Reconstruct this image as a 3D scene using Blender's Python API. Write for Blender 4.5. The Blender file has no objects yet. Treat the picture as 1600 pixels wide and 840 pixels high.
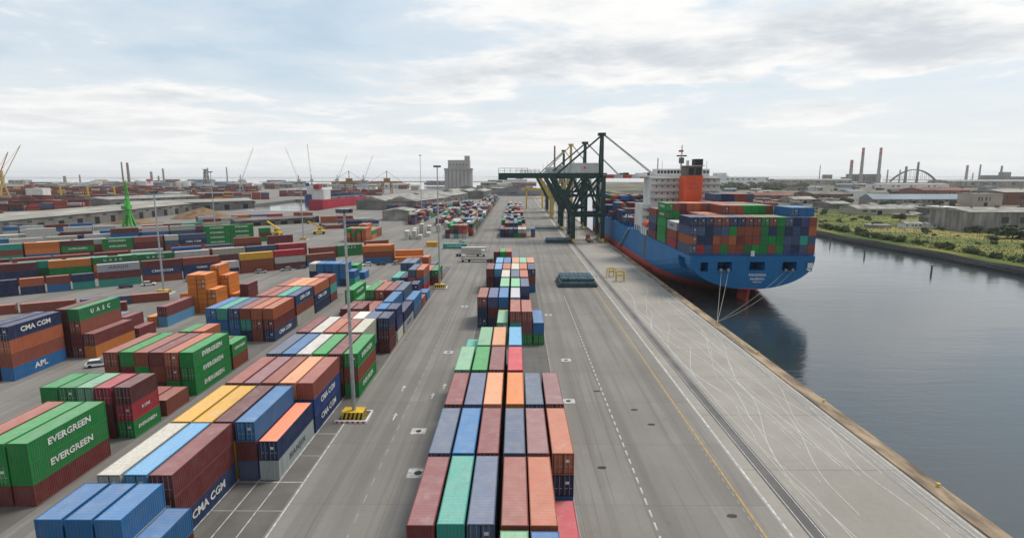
import bpy, bmesh, math, random
from mathutils import Vector, Matrix
from mathutils.bvhtree import BVHTree
R = math.radians
rnd = random.Random(7)
scene = bpy.context.scene
COL = scene.collection

# ------------------------------------------------------------------ camera
CAM_H, FPX = 38.0, 875.0
PITCH = math.atan(147.0 / FPX)
cam_d = bpy.data.cameras.new("camera"); cam = bpy.data.objects.new("camera", cam_d); COL.objects.link(cam)
cam_d.sensor_width = 36.0; cam_d.lens = FPX / 1600.0 * 36.0
cam_d.clip_start = 0.5; cam_d.clip_end = 90000.0
cam.location = (0, 0, CAM_H); cam.rotation_euler = (R(90) - PITCH, 0, R(0.39))
scene.camera = cam
scene.render.resolution_x, scene.render.resolution_y = 1024, 537

# ------------------------------------------------------------------ sky and sun
SUN_EL, SUN_AZ = R(58), R(55)          # azimuth measured from +Y towards +X
world = bpy.data.worlds.new("World"); scene.world = world; world.use_nodes = True
nt = world.node_tree; nt.nodes.clear()
def N(tree, kind, **kw):
    n = tree.nodes.new(kind)
    for k, v in kw.items(): setattr(n, k, v)
    return n
def val(n, **kw):
    for k, v in kw.items(): n.inputs[k.replace('_', ' ')].default_value = v
    return n
def math_(t, op, a, b=None, clamp=False):
    n = N(t, 'ShaderNodeMath', operation=op, use_clamp=clamp)
    for i, x in enumerate((a, b)):
        if x is None: continue
        if hasattr(x, 'links'): t.links.new(x, n.inputs[i])
        else: n.inputs[i].default_value = x
    return n.outputs[0]
def mix_(t, fac, a, b, mode='MIX'):
    n = N(t, 'ShaderNodeMix', data_type='RGBA', blend_type=mode)
    for i, x in ((0, fac), (6, a), (7, b)):
        if hasattr(x, 'links'): t.links.new(x, n.inputs[i])
        elif i == 0: n.inputs[0].default_value = x
        else: n.inputs[i].default_value = (x[0], x[1], x[2], 1)
    return n.outputs[2]
def ramp_(t, x, p0, p1, smooth=True):
    n = N(t, 'ShaderNodeMapRange', interpolation_type='SMOOTHSTEP' if smooth else 'LINEAR')
    t.links.new(x, n.inputs[0]); n.inputs[1].default_value = p0; n.inputs[2].default_value = p1
    return n.outputs[0]
def noise_(t, vec, scale, detail=4, rough=.55, dist=0.0):
    n = N(t, 'ShaderNodeTexNoise')
    if vec is not None: t.links.new(vec, n.inputs['Vector'])
    n.inputs['Scale'].default_value = scale; n.inputs['Detail'].default_value = detail
    n.inputs['Roughness'].default_value = rough; n.inputs['Distortion'].default_value = dist
    return n.outputs['Fac']
sky = N(nt, 'ShaderNodeTexSky', sky_type='NISHITA', sun_disc=False, sun_elevation=SUN_EL, sun_rotation=SUN_AZ)
sky.air_density = 1.0; sky.dust_density = 2.0
tc = N(nt, 'ShaderNodeTexCoord')
sep = N(nt, 'ShaderNodeSeparateXYZ'); nt.links.new(tc.outputs['Generated'], sep.inputs[0])
zz = math_(nt, 'ADD', math_(nt, 'MAXIMUM', sep.outputs[2], 0.0), 0.07)
cx = math_(nt, 'DIVIDE', sep.outputs[0], zz); cy = math_(nt, 'DIVIDE', sep.outputs[1], zz)
cmb = N(nt, 'ShaderNodeCombineXYZ'); nt.links.new(cx, cmb.inputs[0]); nt.links.new(cy, cmb.inputs[1])
cmb2 = N(nt, 'ShaderNodeVectorMath', operation='ADD'); nt.links.new(cmb.outputs[0], cmb2.inputs[0]); cmb2.inputs[1].default_value = (20.4, 8.8, 0.0)
n1 = noise_(nt, cmb2.outputs[0], 0.62, 9, .60, .25)
n2 = noise_(nt, cmb2.outputs[0], 0.22, 3, .5, .2)
n3 = noise_(nt, cmb2.outputs[0], 0.9, 8, .62, .4)
dens = math_(nt, 'ADD', math_(nt, 'MULTIPLY', n1, .6), math_(nt, 'MULTIPLY', n2, .4))
cover = ramp_(nt, dens, .475, .53)
veil = ramp_(nt, dens, .34, .50)
base = N(nt, 'ShaderNodeVectorMath', operation='SCALE'); nt.links.new(sky.outputs[0], base.inputs[0]); base.inputs['Scale'].default_value = 0.10
blue = mix_(nt, .60, base.outputs[0], (0.66, 0.84, 0.98))
blue = mix_(nt, math_(nt, 'MULTIPLY', veil, .42), blue, (0.93, 0.94, 0.94))
shade = ramp_(nt, math_(nt, 'ADD', math_(nt, 'MULTIPLY', n3, .5), math_(nt, 'MULTIPLY', dens, .5)), .47, .62)
cloud = mix_(nt, shade, (1.02, 1.005, 0.985), (0.62, 0.665, 0.71))
skyc = mix_(nt, math_(nt, 'MULTIPLY', cover, .92), blue, cloud)
hor = math_(nt, 'SUBTRACT', 1.0, ramp_(nt, sep.outputs[2], -0.02, 0.20))
skyc = mix_(nt, math_(nt, 'MULTIPLY', hor, .80), skyc, (0.93, 0.93, 0.92))
bg = N(nt, 'ShaderNodeBackground'); nt.links.new(skyc, bg.inputs[0]); bg.inputs[1].default_value = 0.80
wo = N(nt, 'ShaderNodeOutputWorld'); nt.links.new(bg.outputs[0], wo.inputs[0])

sun_d = bpy.data.lights.new("sun", 'SUN'); sun = bpy.data.objects.new("sun", sun_d); COL.objects.link(sun)
sun_d.energy = 2.6; sun_d.angle = R(18); sun_d.color = (1.0, 0.94, 0.85)
sd = Vector((math.sin(SUN_AZ) * math.cos(SUN_EL), math.cos(SUN_AZ) * math.cos(SUN_EL), math.sin(SUN_EL)))
sun.rotation_euler = sd.to_track_quat('Z', 'Y').to_euler(); sun.location = sd * 200

vs = scene.view_settings
vs.view_transform = 'Standard'; vs.look = 'None'; vs.exposure = 0.34; vs.gamma = 1.0; vs.use_curve_mapping = False
scene.cycles.max_bounces = 6; scene.cycles.diffuse_bounces = 3; scene.cycles.glossy_bounces = 3
scene.cycles.volume_bounces = 1; scene.cycles.transparent_max_bounces = 6; scene.cycles.use_denoising = True; scene.cycles.caustics_reflective = False
try: scene.cycles.denoiser = 'OPENIMAGEDENOISE'
except Exception: pass

# ------------------------------------------------------------------ materials
def new_mat(name):
    m = bpy.data.materials.new(name); m.use_nodes = True
    t = m.node_tree; b = t.nodes['Principled BSDF']
    return m, t, b
def setc(t, b, sock, x):
    if hasattr(x, 'links'): t.links.new(x, b.inputs[sock])
    else: b.inputs[sock].default_value = (x[0], x[1], x[2], 1)
def obj_vec(t, rand=True):
    c = N(t, 'ShaderNodeTexCoord')
    if not rand: return c.outputs['Object']
    oi = N(t, 'ShaderNodeObjectInfo')
    s = math_(t, 'MULTIPLY', oi.outputs['Random'], 173.0)
    cb = N(t, 'ShaderNodeCombineXYZ')
    for i in range(3): t.links.new(s, cb.inputs[i])
    v = N(t, 'ShaderNodeVectorMath', operation='ADD'); t.links.new(c.outputs['Object'], v.inputs[0]); t.links.new(cb.outputs[0], v.inputs[1])
    return v.outputs[0]
def stretch(t, v, s):
    m = N(t, 'ShaderNodeVectorMath', operation='MULTIPLY'); t.links.new(v, m.inputs[0]); m.inputs[1].default_value = s
    return m.outputs[0]
def bump_(t, b, h, strength, dist):
    n = N(t, 'ShaderNodeBump'); n.inputs['Strength'].default_value = strength; n.inputs['Distance'].default_value = dist
    t.links.new(h, n.inputs['Height']); t.links.new(n.outputs[0], b.inputs['Normal'])

def paint_mat(name, attr=False, roof=False):
    """weathered container paint: colour from the object (or a face attribute), dirt, streaks and rust; roofs also coloured lighter as if lit from above"""
    m, t, b = new_mat(name)
    if attr:
        a = N(t, 'ShaderNodeAttribute', attribute_name='paint'); colr = a.outputs['Color']; v = N(t, 'ShaderNodeTexCoord').outputs['Object']
    else:
        oi = N(t, 'ShaderNodeObjectInfo'); colr = oi.outputs['Color']; v = obj_vec(t)
        colr = mix_(t, math_(t, 'MULTIPLY', oi.outputs['Random'], .10), colr, (.20, .18, .17))
    dirt = ramp_(t, noise_(t, v, .7, 7, .62), .38, .72)
    streak = ramp_(t, noise_(t, stretch(t, v, (2.2, 2.2, .22)), 1.6, 4, .6), .42, .75)
    colr = mix_(t, math_(t, 'MULTIPLY', streak, .34), colr, (.07, .055, .05))
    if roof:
        bright = N(t, 'ShaderNodeVectorMath', operation='MULTIPLY_ADD'); t.links.new(colr, bright.inputs[0]); bright.inputs[1].default_value = (1.62, 1.55, 1.52); bright.inputs[2].default_value = (.012, .012, .012)  # faded roof paint, brightened further to stand in for stronger light from above
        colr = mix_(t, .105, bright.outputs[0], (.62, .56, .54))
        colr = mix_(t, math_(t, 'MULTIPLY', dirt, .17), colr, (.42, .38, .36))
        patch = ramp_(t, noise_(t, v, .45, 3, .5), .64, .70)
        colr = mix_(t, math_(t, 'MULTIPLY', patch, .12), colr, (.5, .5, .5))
    else:
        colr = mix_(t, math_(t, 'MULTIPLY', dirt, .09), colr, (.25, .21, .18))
    if roof:
        pud = noise_(t, stretch(t, v, (1.0, .35, 1)), .8, 5, .6, .4)
        colr = mix_(t, math_(t, 'MULTIPLY', ramp_(t, pud, .52, .70), .22), colr, (.16, .13, .115))
    rust = ramp_(t, noise_(t, v, 1.7, 8, .72), .615, .70)
    colr = mix_(t, math_(t, 'MULTIPLY', rust, .6 if roof else .5), colr, (.21, .085, .04))
    t.links.new(colr, b.inputs['Base Color'])
    b.inputs['Roughness'].default_value = .6; b.inputs['Specular IOR Level'].default_value = .2 if not roof else .3
    return m
def flat_mat(name, c, rough=.7, var=.25, scale=1.0, metal=0.0, spec=.3, stretchv=(1, 1, 1), dark=None, bump=0.0, rand=False):
    """plain surface with soft mottling and some grime"""
    m, t, b = new_mat(name)
    v = stretch(t, obj_vec(t, rand), stretchv)
    n = ramp_(t, noise_(t, v, scale, 7, .62), .3, .72)
    d = dark or tuple(x * (1 - 1.6 * var) for x in c)
    col = mix_(t, n, d, tuple(min(1, x * (1 + var * .6)) for x in c))
    t.links.new(col, b.inputs['Base Color'])
    b.inputs['Roughness'].default_value = rough; b.inputs['Metallic'].default_value = metal; b.inputs['Specular IOR Level'].default_value = spec
    if bump: bump_(t, b, noise_(t, v, scale * 3, 6, .6), bump, .05)
    return m
M = {}
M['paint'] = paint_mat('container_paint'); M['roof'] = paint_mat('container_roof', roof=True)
M['paint_attr'] = paint_mat('container_paint_far', attr=True); M['roof_attr'] = paint_mat('container_roof_lit_far', attr=True, roof=True)
M['steel'] = flat_mat('galvanised_steel', (.36, .38, .39), .5, .15, 2, .4)
M['dark'] = flat_mat('dark_void', (.012, .012, .013), .9, .1)
M['white'] = flat_mat('white_paint', (.58, .58, .56), .55, .12, .6)
M['letter'] = flat_mat('white_lettering', (.58, .58, .56), .6, .22, 1.6, rand=True)
M['letter_dark'] = flat_mat('dark_lettering', (.06, .08, .11), .6, .06, .8)
M['letter_red'] = flat_mat('red_lettering', (.6, .03, .04), .6, .06, .8)
M['line_white'] = flat_mat('worn_white_line', (.46, .455, .44), .8, .28, 1.4)
M['line_faint'] = flat_mat('worn_faint_line', (.285, .277, .265), .85, .18, .6)
M['line_yellow'] = flat_mat('worn_yellow_line', (.42, .27, .09), .8, .25, 1.2)
M['yellow'] = flat_mat('yellow_machine_paint', (.62, .40, .03), .5, .2, .7)
M['hazard_black'] = flat_mat('black_hazard_paint', (.02, .02, .02), .6, .1)
M['crane_green'] = flat_mat('dark_green_crane_paint', (.008, .040, .037), .5, .25, .35)
M['crane_ochre'] = flat_mat('ochre_crane_paint', (.46, .34, .10), .55, .2, .3)
M['red'] = flat_mat('red_paint', (.44, .055, .03), .55, .2, .5)
M['pale_grey'] = flat_mat('pale_grey_paint', (.43, .44, .43), .6, .15, .4)
M['glass'] = flat_mat('dark_window_glass', (.03, .04, .05), .15, .1, 1, 0, .6)
M['tyre'] = flat_mat('black_rubber', (.02, .02, .02), .85, .1)
M['hatch'] = flat_mat('grey_green_hatch_paint', (.12, .165, .17), .6, .25, .4)
M['hatch_dark'] = flat_mat('dark_slate_hatch_paint', (.03, .07, .10), .6, .25, .4)
M['hull'] = flat_mat('blue_hull_paint', (.003, .135, .34), .45, .2, .16, 0, .3, (1, 1, .35), dark=(.005, .095, .25))
def hull_mat():
    m, t, b = new_mat('blue_hull_plates'); v = obj_vec(t, False)
    col = mix_(t, ramp_(t, noise_(t, v, .12, 6, .6), .3, .7), (.003, .112, .29), (.004, .145, .36))
    run = noise_(t, stretch(t, v, (.7, .7, .045)), 1.5, 5, .65)
    col = mix_(t, math_(t, 'MULTIPLY', ramp_(t, run, .55, .78), .45), col, (.16, .21, .25))
    rust = noise_(t, stretch(t, v, (.9, .9, .10)), 1.3, 7, .7)
    col = mix_(t, math_(t, 'MULTIPLY', ramp_(t, rust, .63, .72), .6), col, (.17, .075, .04))
    sep = N(t, 'ShaderNodeSeparateXYZ'); t.links.new(v, sep.inputs[0])
    for ax, pitch in ((1, 9.0), (2, 2.6)):
        l = math_(t, 'LESS_THAN', math_(t, 'FRACT', math_(t, 'DIVIDE', sep.outputs[ax], pitch)), .10 / pitch)
        col = mix_(t, math_(t, 'MULTIPLY', l, .35), col, (.004, .05, .13))
    t.links.new(col, b.inputs['Base Color']); b.inputs['Roughness'].default_value = .5; b.inputs['Specular IOR Level'].default_value = .3
    return m
M['hull'] = hull_mat()
M['boot'] = flat_mat('red_bottom_paint', (.46, .075, .06), .55, .25, .3)
M['ship_white'] = flat_mat('white_ship_paint', (.56, .565, .55), .5, .1, .2)
M['funnel'] = flat_mat('orange_funnel_paint', (.60, .085, .025), .5, .12, .2)
M['ship_blue'] = flat_mat('blue_deck_paint', (.02, .07, .19), .6, .25, .3)
M['rope'] = flat_mat('pale_rope', (.30, .30, .27), .9, .1)
M['mound'] = flat_mat('brown_earth', (.19, .12, .068), .95, .2, .12)
M['concrete_pale'] = flat_mat('pale_concrete', (.28, .27, .25), .9, .32, .14)
M['roof_pale'] = flat_mat('pale_fibre_cement_roof', (.30, .288, .255), .9, .3, .16, stretchv=(1, .2, 1))
M['wall_dark'] = flat_mat('grimy_wall', (.15, .142, .132), .9, .3, .06)
M['stone'] = flat_mat('dark_embankment_stone', (.026, .026, .03), .95, .3, .6, bump=.5)
M['silo'] = flat_mat('grey_silo_concrete', (.33, .32, .305), .9, .15, .03)
M['bark'] = flat_mat('bark', (.10, .075, .05), .95, .2, 3)

def leaf_mat(name, a, b_, yellow=None, scale=.35):
    m, t, b = new_mat(name)
    oi = N(t, 'ShaderNodeObjectInfo'); g = N(t, 'ShaderNodeNewGeometry')
    n = noise_(t, g.outputs['Position'], scale, 6, .62)
    col = mix_(t, ramp_(t, n, .3, .7), a, b_)
    col = mix_(t, math_(t, 'MULTIPLY', oi.outputs['Random'], .5), col, yellow or (.12, .12, .04))
    t.links.new(col, b.inputs['Base Color']); b.inputs['Roughness'].default_value = .75; b.inputs['Specular IOR Level'].default_value = .2
    return m
M['leaf'] = leaf_mat('bush_leaves', (.030, .055, .022), (.065, .105, .035))
M['leaf_dark'] = leaf_mat('dark_tree_leaves', (.022, .042, .022), (.045, .075, .032), (.06, .075, .03))
M['grass'] = leaf_mat('meadow_grass', (.038, .058, .018), (.165, .14, .05), (.10, .095, .035), .035)

def yard_mat():
    m, t, b = new_mat('worn_asphalt')
    g = N(t, 'ShaderNodeNewGeometry').outputs['Position']
    n = noise_(t, g, .045, 7, .6)
    col = mix_(t, ramp_(t, n, .3, .7), (.172, .161, .147), (.222, .209, .192))
    fine = noise_(t, g, 1.1, 6, .7)
    col = mix_(t, math_(t, 'MULTIPLY', ramp_(t, fine, .45, .75), .22), col, (.115, .108, .10))
    tyre = noise_(t, stretch(t, g, (1.0, .016, 1)), .9, 5, .65, .6)
    col = mix_(t, math_(t, 'MULTIPLY', ramp_(t, tyre, .50, .68), .55), col, (.108, .102, .096))
    trk = noise_(t, stretch(t, g, (.5, .02, 1)), 1.0, 3, .5)
    col = mix_(t, math_(t, 'MULTIPLY', ramp_(t, trk, .5, .75), .25), col, (.225, .213, .198))
    spot = noise_(t, g, .33, 2, .4)
    col = mix_(t, math_(t, 'MULTIPLY', ramp_(t, spot, .70, .77), .5), col, (.075, .07, .066))
    sep = N(t, 'ShaderNodeSeparateXYZ'); t.links.new(g, sep.inputs[0])
    cb = N(t, 'ShaderNodeCombineXYZ'); t.links.new(math_(t, 'FLOOR', math_(t, 'DIVIDE', sep.outputs[0], 7.5)), cb.inputs[0]); t.links.new(math_(t, 'FLOOR', math_(t, 'DIVIDE', sep.outputs[1], 15.0)), cb.inputs[1])
    wn = N(t, 'ShaderNodeTexWhiteNoise', noise_dimensions='3D'); t.links.new(cb.outputs[0], wn.inputs[0])
    col = mix_(t, math_(t, 'MULTIPLY', wn.outputs[0], .40), col, (.135, .127, .117))
    lane = noise_(t, stretch(t, g, (.33, .004, 1)), 1.0, 2, .5)
    col = mix_(t, math_(t, 'MULTIPLY', ramp_(t, lane, .5, .60), .38), col, (.105, .10, .094))
    for ax, pitch in ((0, 7.5), (1, 15.0)):
        f = math_(t, 'FRACT', math_(t, 'DIVIDE', sep.outputs[ax], pitch))
        l = math_(t, 'LESS_THAN', f, .10 / pitch)
        col = mix_(t, math_(t, 'MULTIPLY', l, .45), col, (.085, .08, .075))
    t.links.new(col, b.inputs['Base Color']); b.inputs['Roughness'].default_value = .85; b.inputs['Specular IOR Level'].default_value = .25
    bump_(t, b, fine, .15, .03)
    return m
M['yard'] = yard_mat()
def slot_mat():
    m, t, b = new_mat('dark_stacking_asphalt')
    g = N(t, 'ShaderNodeNewGeometry').outputs['Position']
    col = mix_(t, ramp_(t, noise_(t, g, .09, 7, .65), .3, .7), (.072, .066, .061), (.125, .117, .109))
    tyre = noise_(t, stretch(t, g, (1.4, .03, 1)), .9, 5, .65, .6)
    col = mix_(t, math_(t, 'MULTIPLY', ramp_(t, tyre, .5, .7), .4), col, (.055, .052, .049))
    t.links.new(col, b.inputs['Base Color']); b.inputs['Roughness'].default_value = .85
    return m
M['slot'] = slot_mat()
def apron_mat():
    m, t, b = new_mat('quay_concrete')
    g = N(t, 'ShaderNodeNewGeometry').outputs['Position']
    col = mix_(t, ramp_(t, noise_(t, g, .06, 7, .62), .3, .7), (.222, .207, .184), (.282, .265, .238))
    fine = noise_(t, g, 1.3, 6, .7)
    col = mix_(t, math_(t, 'MULTIPLY', ramp_(t, fine, .42, .75), .25), col, (.145, .136, .122))
    st = noise_(t, stretch(t, g, (.8, .03, 1)), 1.0, 5, .6, 1.2)
    col = mix_(t, math_(t, 'MULTIPLY', ramp_(t, st, .5, .72), .12), col, (.32, .31, .295))
    sep = N(t, 'ShaderNodeSeparateXYZ'); t.links.new(g, sep.inputs[0])
    f = math_(t, 'FRACT', math_(t, 'DIVIDE', sep.outputs[1], 17.0)); l = math_(t, 'LESS_THAN', f, .012)
    col = mix_(t, math_(t, 'MULTIPLY', l, .5), col, (.10, .095, .088))
    t.links.new(col, b.inputs['Base Color']); b.inputs['Roughness'].default_value = .85; b.inputs['Specular IOR Level'].default_value = .25
    bump_(t, b, fine, .12, .03)
    return m
M['apron'] = apron_mat()
M['coping'] = flat_mat('stained_quay_coping', (.29, .22, .145), .9, .3, .5, stretchv=(1, .25, 1), dark=(.10, .075, .055))
M['far_land'] = flat_mat('far_port_land', (.17, .155, .14), .95, .35, .012)
def meadow_mat():
    m, t, b = new_mat('rough_meadow')
    g = N(t, 'ShaderNodeNewGeometry').outputs['Position']
    col = mix_(t, ramp_(t, noise_(t, g, .02, 6, .6), .36, .64), (.05, .085, .022), (.165, .165, .045))
    col = mix_(t, ramp_(t, noise_(t, g, .012, 3, .5), .56, .66), col, (.235, .195, .075))
    col = mix_(t, math_(t, 'MULTIPLY', ramp_(t, noise_(t, g, .16, 6, .7), .45, .7), .6), col, (.04, .06, .022))
    t.links.new(col, b.inputs['Base Color']); b.inputs['Roughness'].default_value = .95; b.inputs['Specular IOR Level'].default_value = .1
    return m
M['meadow'] = meadow_mat()
def water_mat():
    m, t, b = new_mat('harbour_water')
    g = N(t, 'ShaderNodeNewGeometry').outputs['Position']
    b.inputs['Base Color'].default_value = (.020, .030, .034, 1)
    b.inputs['Roughness'].default_value = .07; b.inputs['IOR'].default_value = 1.8; b.inputs['Specular IOR Level'].default_value = .5
    h1 = noise_(t, stretch(t, g, (.45, 1.0, 1)), .8, 5, .62, .6)
    h2 = noise_(t, stretch(t, g, (.05, .21, 1)), 1.0, 4, .6, .5)
    h3 = noise_(t, stretch(t, g, (.007, .028, 1)), 1.0, 3, .5, .3)
    wind = ramp_(t, noise_(t, stretch(t, g, (.006, .014, 1)), 1.0, 4, .55, .5), .38, .66)
    fine = math_(t, 'MULTIPLY', h1, math_(t, 'ADD', math_(t, 'MULTIPLY', wind, .75), .45))
    h = math_(t, 'ADD', fine, math_(t, 'ADD', math_(t, 'MULTIPLY', h2, 1.8), math_(t, 'MULTIPLY', h3, 5.0)))
    bump_(t, b, h, .14, .30)
    return m
M['water'] = water_mat()

# ------------------------------------------------------------------ mesh helpers
class MB:
    def __init__(s): s.v, s.f, s.m, s.c = [], [], [], []
    def quad(s, *p, mi=0):
        k = len(s.v); s.v += [tuple(x) for x in p]; s.f.append(tuple(range(k, k + len(p)))); s.m.append(mi); return s
    def hexa(s, p, mi=0):                      # p: 4 bottom (ccw), 4 top
        k = len(s.v); s.v += [tuple(x) for x in p]
        for f in ((3, 2, 1, 0), (4, 5, 6, 7), (0, 1, 5, 4), (1, 2, 6, 5), (2, 3, 7, 6), (3, 0, 4, 7)):
            s.f.append(tuple(k + i for i in f)); s.m.append(mi)
        return s
    def box(s, x0, y0, z0, x1, y1, z1, mi=0):
        return s.hexa([(x0, y0, z0), (x1, y0, z0), (x1, y1, z0), (x0, y1, z0), (x0, y0, z1), (x1, y0, z1), (x1, y1, z1), (x0, y1, z1)], mi)
    def beam(s, p, q, w, h=None, mi=0):
        p, q = Vector(p), Vector(q); h = h or w; d = (q - p).normalized()
        up = Vector((0, 0, 1)) if abs(d.z) < .95 else Vector((0, 1, 0))
        a = d.cross(up).normalized() * (w / 2); b = a.cross(d).normalized() * (h / 2)
        return s.hexa([p - a - b, p + a - b, q + a - b, q - a - b, p - a + b, p + a + b, q + a + b, q - a + b], mi)
    def tube(s, p, q, r0, r1=None, n=8, mi=0):
        p, q = Vector(p), Vector(q); r1 = r0 if r1 is None else r1; d = (q - p).normalized()
        up = Vector((0, 0, 1)) if abs(d.z) < .95 else Vector((0, 1, 0))
        a = d.cross(up).normalized(); b = d.cross(a); k = len(s.v)
        for c, r in ((p, r0), (q, r1)):
            for i in range(n):
                t = 2 * math.pi * i / n; s.v.append(tuple(c + a * (r * math.cos(t)) + b * (r * math.sin(t))))
        for i in range(n):
            j = (i + 1) % n; s.f.append((k + i, k + j, k + n + j, k + n + i)); s.m.append(mi)
        s.f.append(tuple(k + i for i in range(n - 1, -1, -1))); s.m.append(mi)
        s.f.append(tuple(k + n + i for i in range(n))); s.m.append(mi)
        return s
    def poly(s, pts, z0, z1, mi=0):            # vertical prism over a ccw outline
        k = len(s.v); n = len(pts)
        s.v += [(x, y, z0) for x, y in pts] + [(x, y, z1) for x, y in pts]
        s.f.append(tuple(range(k + n - 1, k - 1, -1))); s.f.append(tuple(range(k + n, k + 2 * n))); s.m += [mi, mi]
        for i in range(n):
            j = (i + 1) % n; s.f.append((k + i, k + j, k + n + j, k + n + i)); s.m.append(mi)
        return s
    def mesh(s, name, *mats):
        me = bpy.data.meshes.new(name); me.from_pydata(s.v, [], s.f)
        for m in mats: me.materials.append(M[m] if isinstance(m, str) else m)
        if len(mats) > 1: me.polygons.foreach_set('material_index', s.m)
        me.update(); return me
    def build(s, name, mats, parent=None, loc=None):
        if not isinstance(mats, (list, tuple)): mats = [mats]
        return link(name, s.mesh(name, *mats), parent, loc)
def link(name, me, parent=None, loc=None, rotz=0.0):
    o = bpy.data.objects.new(name, me); COL.objects.link(o)
    if parent is not None: o.parent = parent
    if loc is not None: o.location = loc
    if rotz: o.rotation_euler = (0, 0, rotz)
    return o
def tag(o, label, cat, group=None):
    o['label'] = label; o['category'] = cat
    if group: o['group'] = group
    return o
def struct(o): o['kind'] = 'structure'; return o
def thing(name, label, cat, loc=(0, 0, 0), rotz=0.0, group=None):
    return tag(link(name, None, None, loc, rotz), label, cat, group)
def copy_tree(o, parent=None):
    c = o.copy(); COL.objects.link(c); c.parent = parent
    for ch in o.children: copy_tree(ch, c)
    return c
def ordw(n): return ['zeroth', 'first', 'second', 'third', 'fourth', 'fifth', 'sixth', 'seventh', 'eighth', 'ninth', 'tenth', 'eleventh', 'twelfth', 'thirteenth', 'fourteenth', 'fifteenth', 'sixteenth', 'seventeenth', 'eighteenth', 'nineteenth', 'twentieth'][n]

# ------------------------------------------------------------------ setting: water, land, quay
QX = 52.7                                       # quay edge
WATER_Z = -3.0
struct(MB().quad((-24000, -300, WATER_Z), (24000, -300, WATER_Z), (24000, 25000, WATER_Z), (-24000, 25000, WATER_Z)).build('harbour_water', 'water'))
# yard ground: quads round the dock basin on the left
BX0, BX1, BY0, BY1 = -345., -212., 600., 880.
LX0, LY1 = -2600., 1500.
yard = MB()
for x0, x1, y0, y1 in ((LX0, BX0, -120, LY1), (BX0, BX1, -120, BY0), (BX0, BX1, BY1, LY1), (BX1, 29.2, -120, LY1)):
    yard.quad((x0, y0, 0), (x1, y0, 0), (x1, y1, 0), (x0, y1, 0))
for a, b_ in (((LX0, LY1), (29.2, LY1)), ((BX0, BY0), (BX0, BY1)), ((BX1, BY0), (BX1, BY1)), ((BX0, BY1), (BX1, BY1)), ((BX0, BY0), (BX1, BY0))):
    yard.quad((a[0], a[1], 0), (b_[0], b_[1], 0), (b_[0], b_[1], -6), (a[0], a[1], -6))
yard = struct(yard.build('yard_ground', 'yard'))
quay = struct(MB().box(29.2, -120, -7, QX - 2.4, LY1, 0.0).build('quay_apron', 'apron'))
coping = MB().box(QX - 2.4, -120, -7, QX, LY1, 0.16).build('coping', 'coping', quay)
far_land = MB()
for pts in ([(-7000, 1900), (-900, 1800), (-500, 2300), (-2200, 2700), (-7500, 2600)], [(-9000, 6500), (-600, 7000), (-700, 7300), (-9000, 7100)],
            [(-1500, 3300), (-300, 3250), (200, 3500), (-1400, 3600)], [(-600, 11000), (9000, 10000), (9000, 10500), (-600, 11600)]):
    far_land.poly(pts, -6, -1.5 if pts[0][1] > 3000 else -.4)
struct(far_land.build('island', 'far_land'))
# right bank: stone slope and rough meadow
SX = 207.
bank = MB()
def bank_x(y): return SX + 3 * math.sin(y * .013) + 1.2 * math.sin(y * .05)
ys = [-100 + 12 * i for i in range(60)] + [640 + 60 * i for i in range(40)]
prof = ((0, -5.5), (1.2, -2.2), (2.2, -1.0), (3.6, .2), (6.0, .7), (14, .75))
for i in range(len(ys) - 1):
    for j in range(len(prof) - 1):
        q = []
        for yy, (dx, z) in ((ys[i], prof[j]), (ys[i], prof[j + 1]), (ys[i + 1], prof[j + 1]), (ys[i + 1], prof[j])):
            h = .25 * math.sin(yy * 1.7 + dx) if 0 < dx < 9 else 0
            q.append((bank_x(yy) + dx, yy, z + h))
        bank.quad(*q, mi=0 if j < 3 else 1)
bank = struct(bank.build('far_bank_slope', ['stone', 'meadow']))
RX1, RY1 = 3600., 3000.
me_ = MB()
for i in range(len(ys) - 1):
    if ys[i] >= 580: continue
    me_.quad((bank_x(ys[i]) + 14, ys[i], .75), (RX1, ys[i], .75), (RX1, ys[i + 1], .75), (bank_x(ys[i + 1]) + 14, ys[i + 1], .75))
meadow = struct(me_.build('far_bank_meadow', 'meadow'))
def brown_mat():
    m, t, b = new_mat('far_bank_scrub'); g = N(t, 'ShaderNodeNewGeometry').outputs['Position']
    col = mix_(t, ramp_(t, noise_(t, g, .006, 7, .65), .40, .58), (.045, .062, .028), (.155, .13, .10))
    col = mix_(t, ramp_(t, noise_(t, g, .011, 5, .6), .56, .62), col, (.20, .185, .165))
    t.links.new(col, b.inputs['Base Color']); b.inputs['Roughness'].default_value = .95; b.inputs['Specular IOR Level'].default_value = .1
    return m
M['scrub'] = brown_mat(); mf = MB()
for i in range(len(ys) - 1):
    if ys[i] < 580: continue
    mf.quad((bank_x(ys[i]) + 14, ys[i], .75), (RX1, ys[i], .75), (RX1, ys[i + 1], .75), (bank_x(ys[i + 1]) + 14, ys[i + 1], .75))
struct(mf.build('far_bank_ground', 'scrub'))

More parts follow.
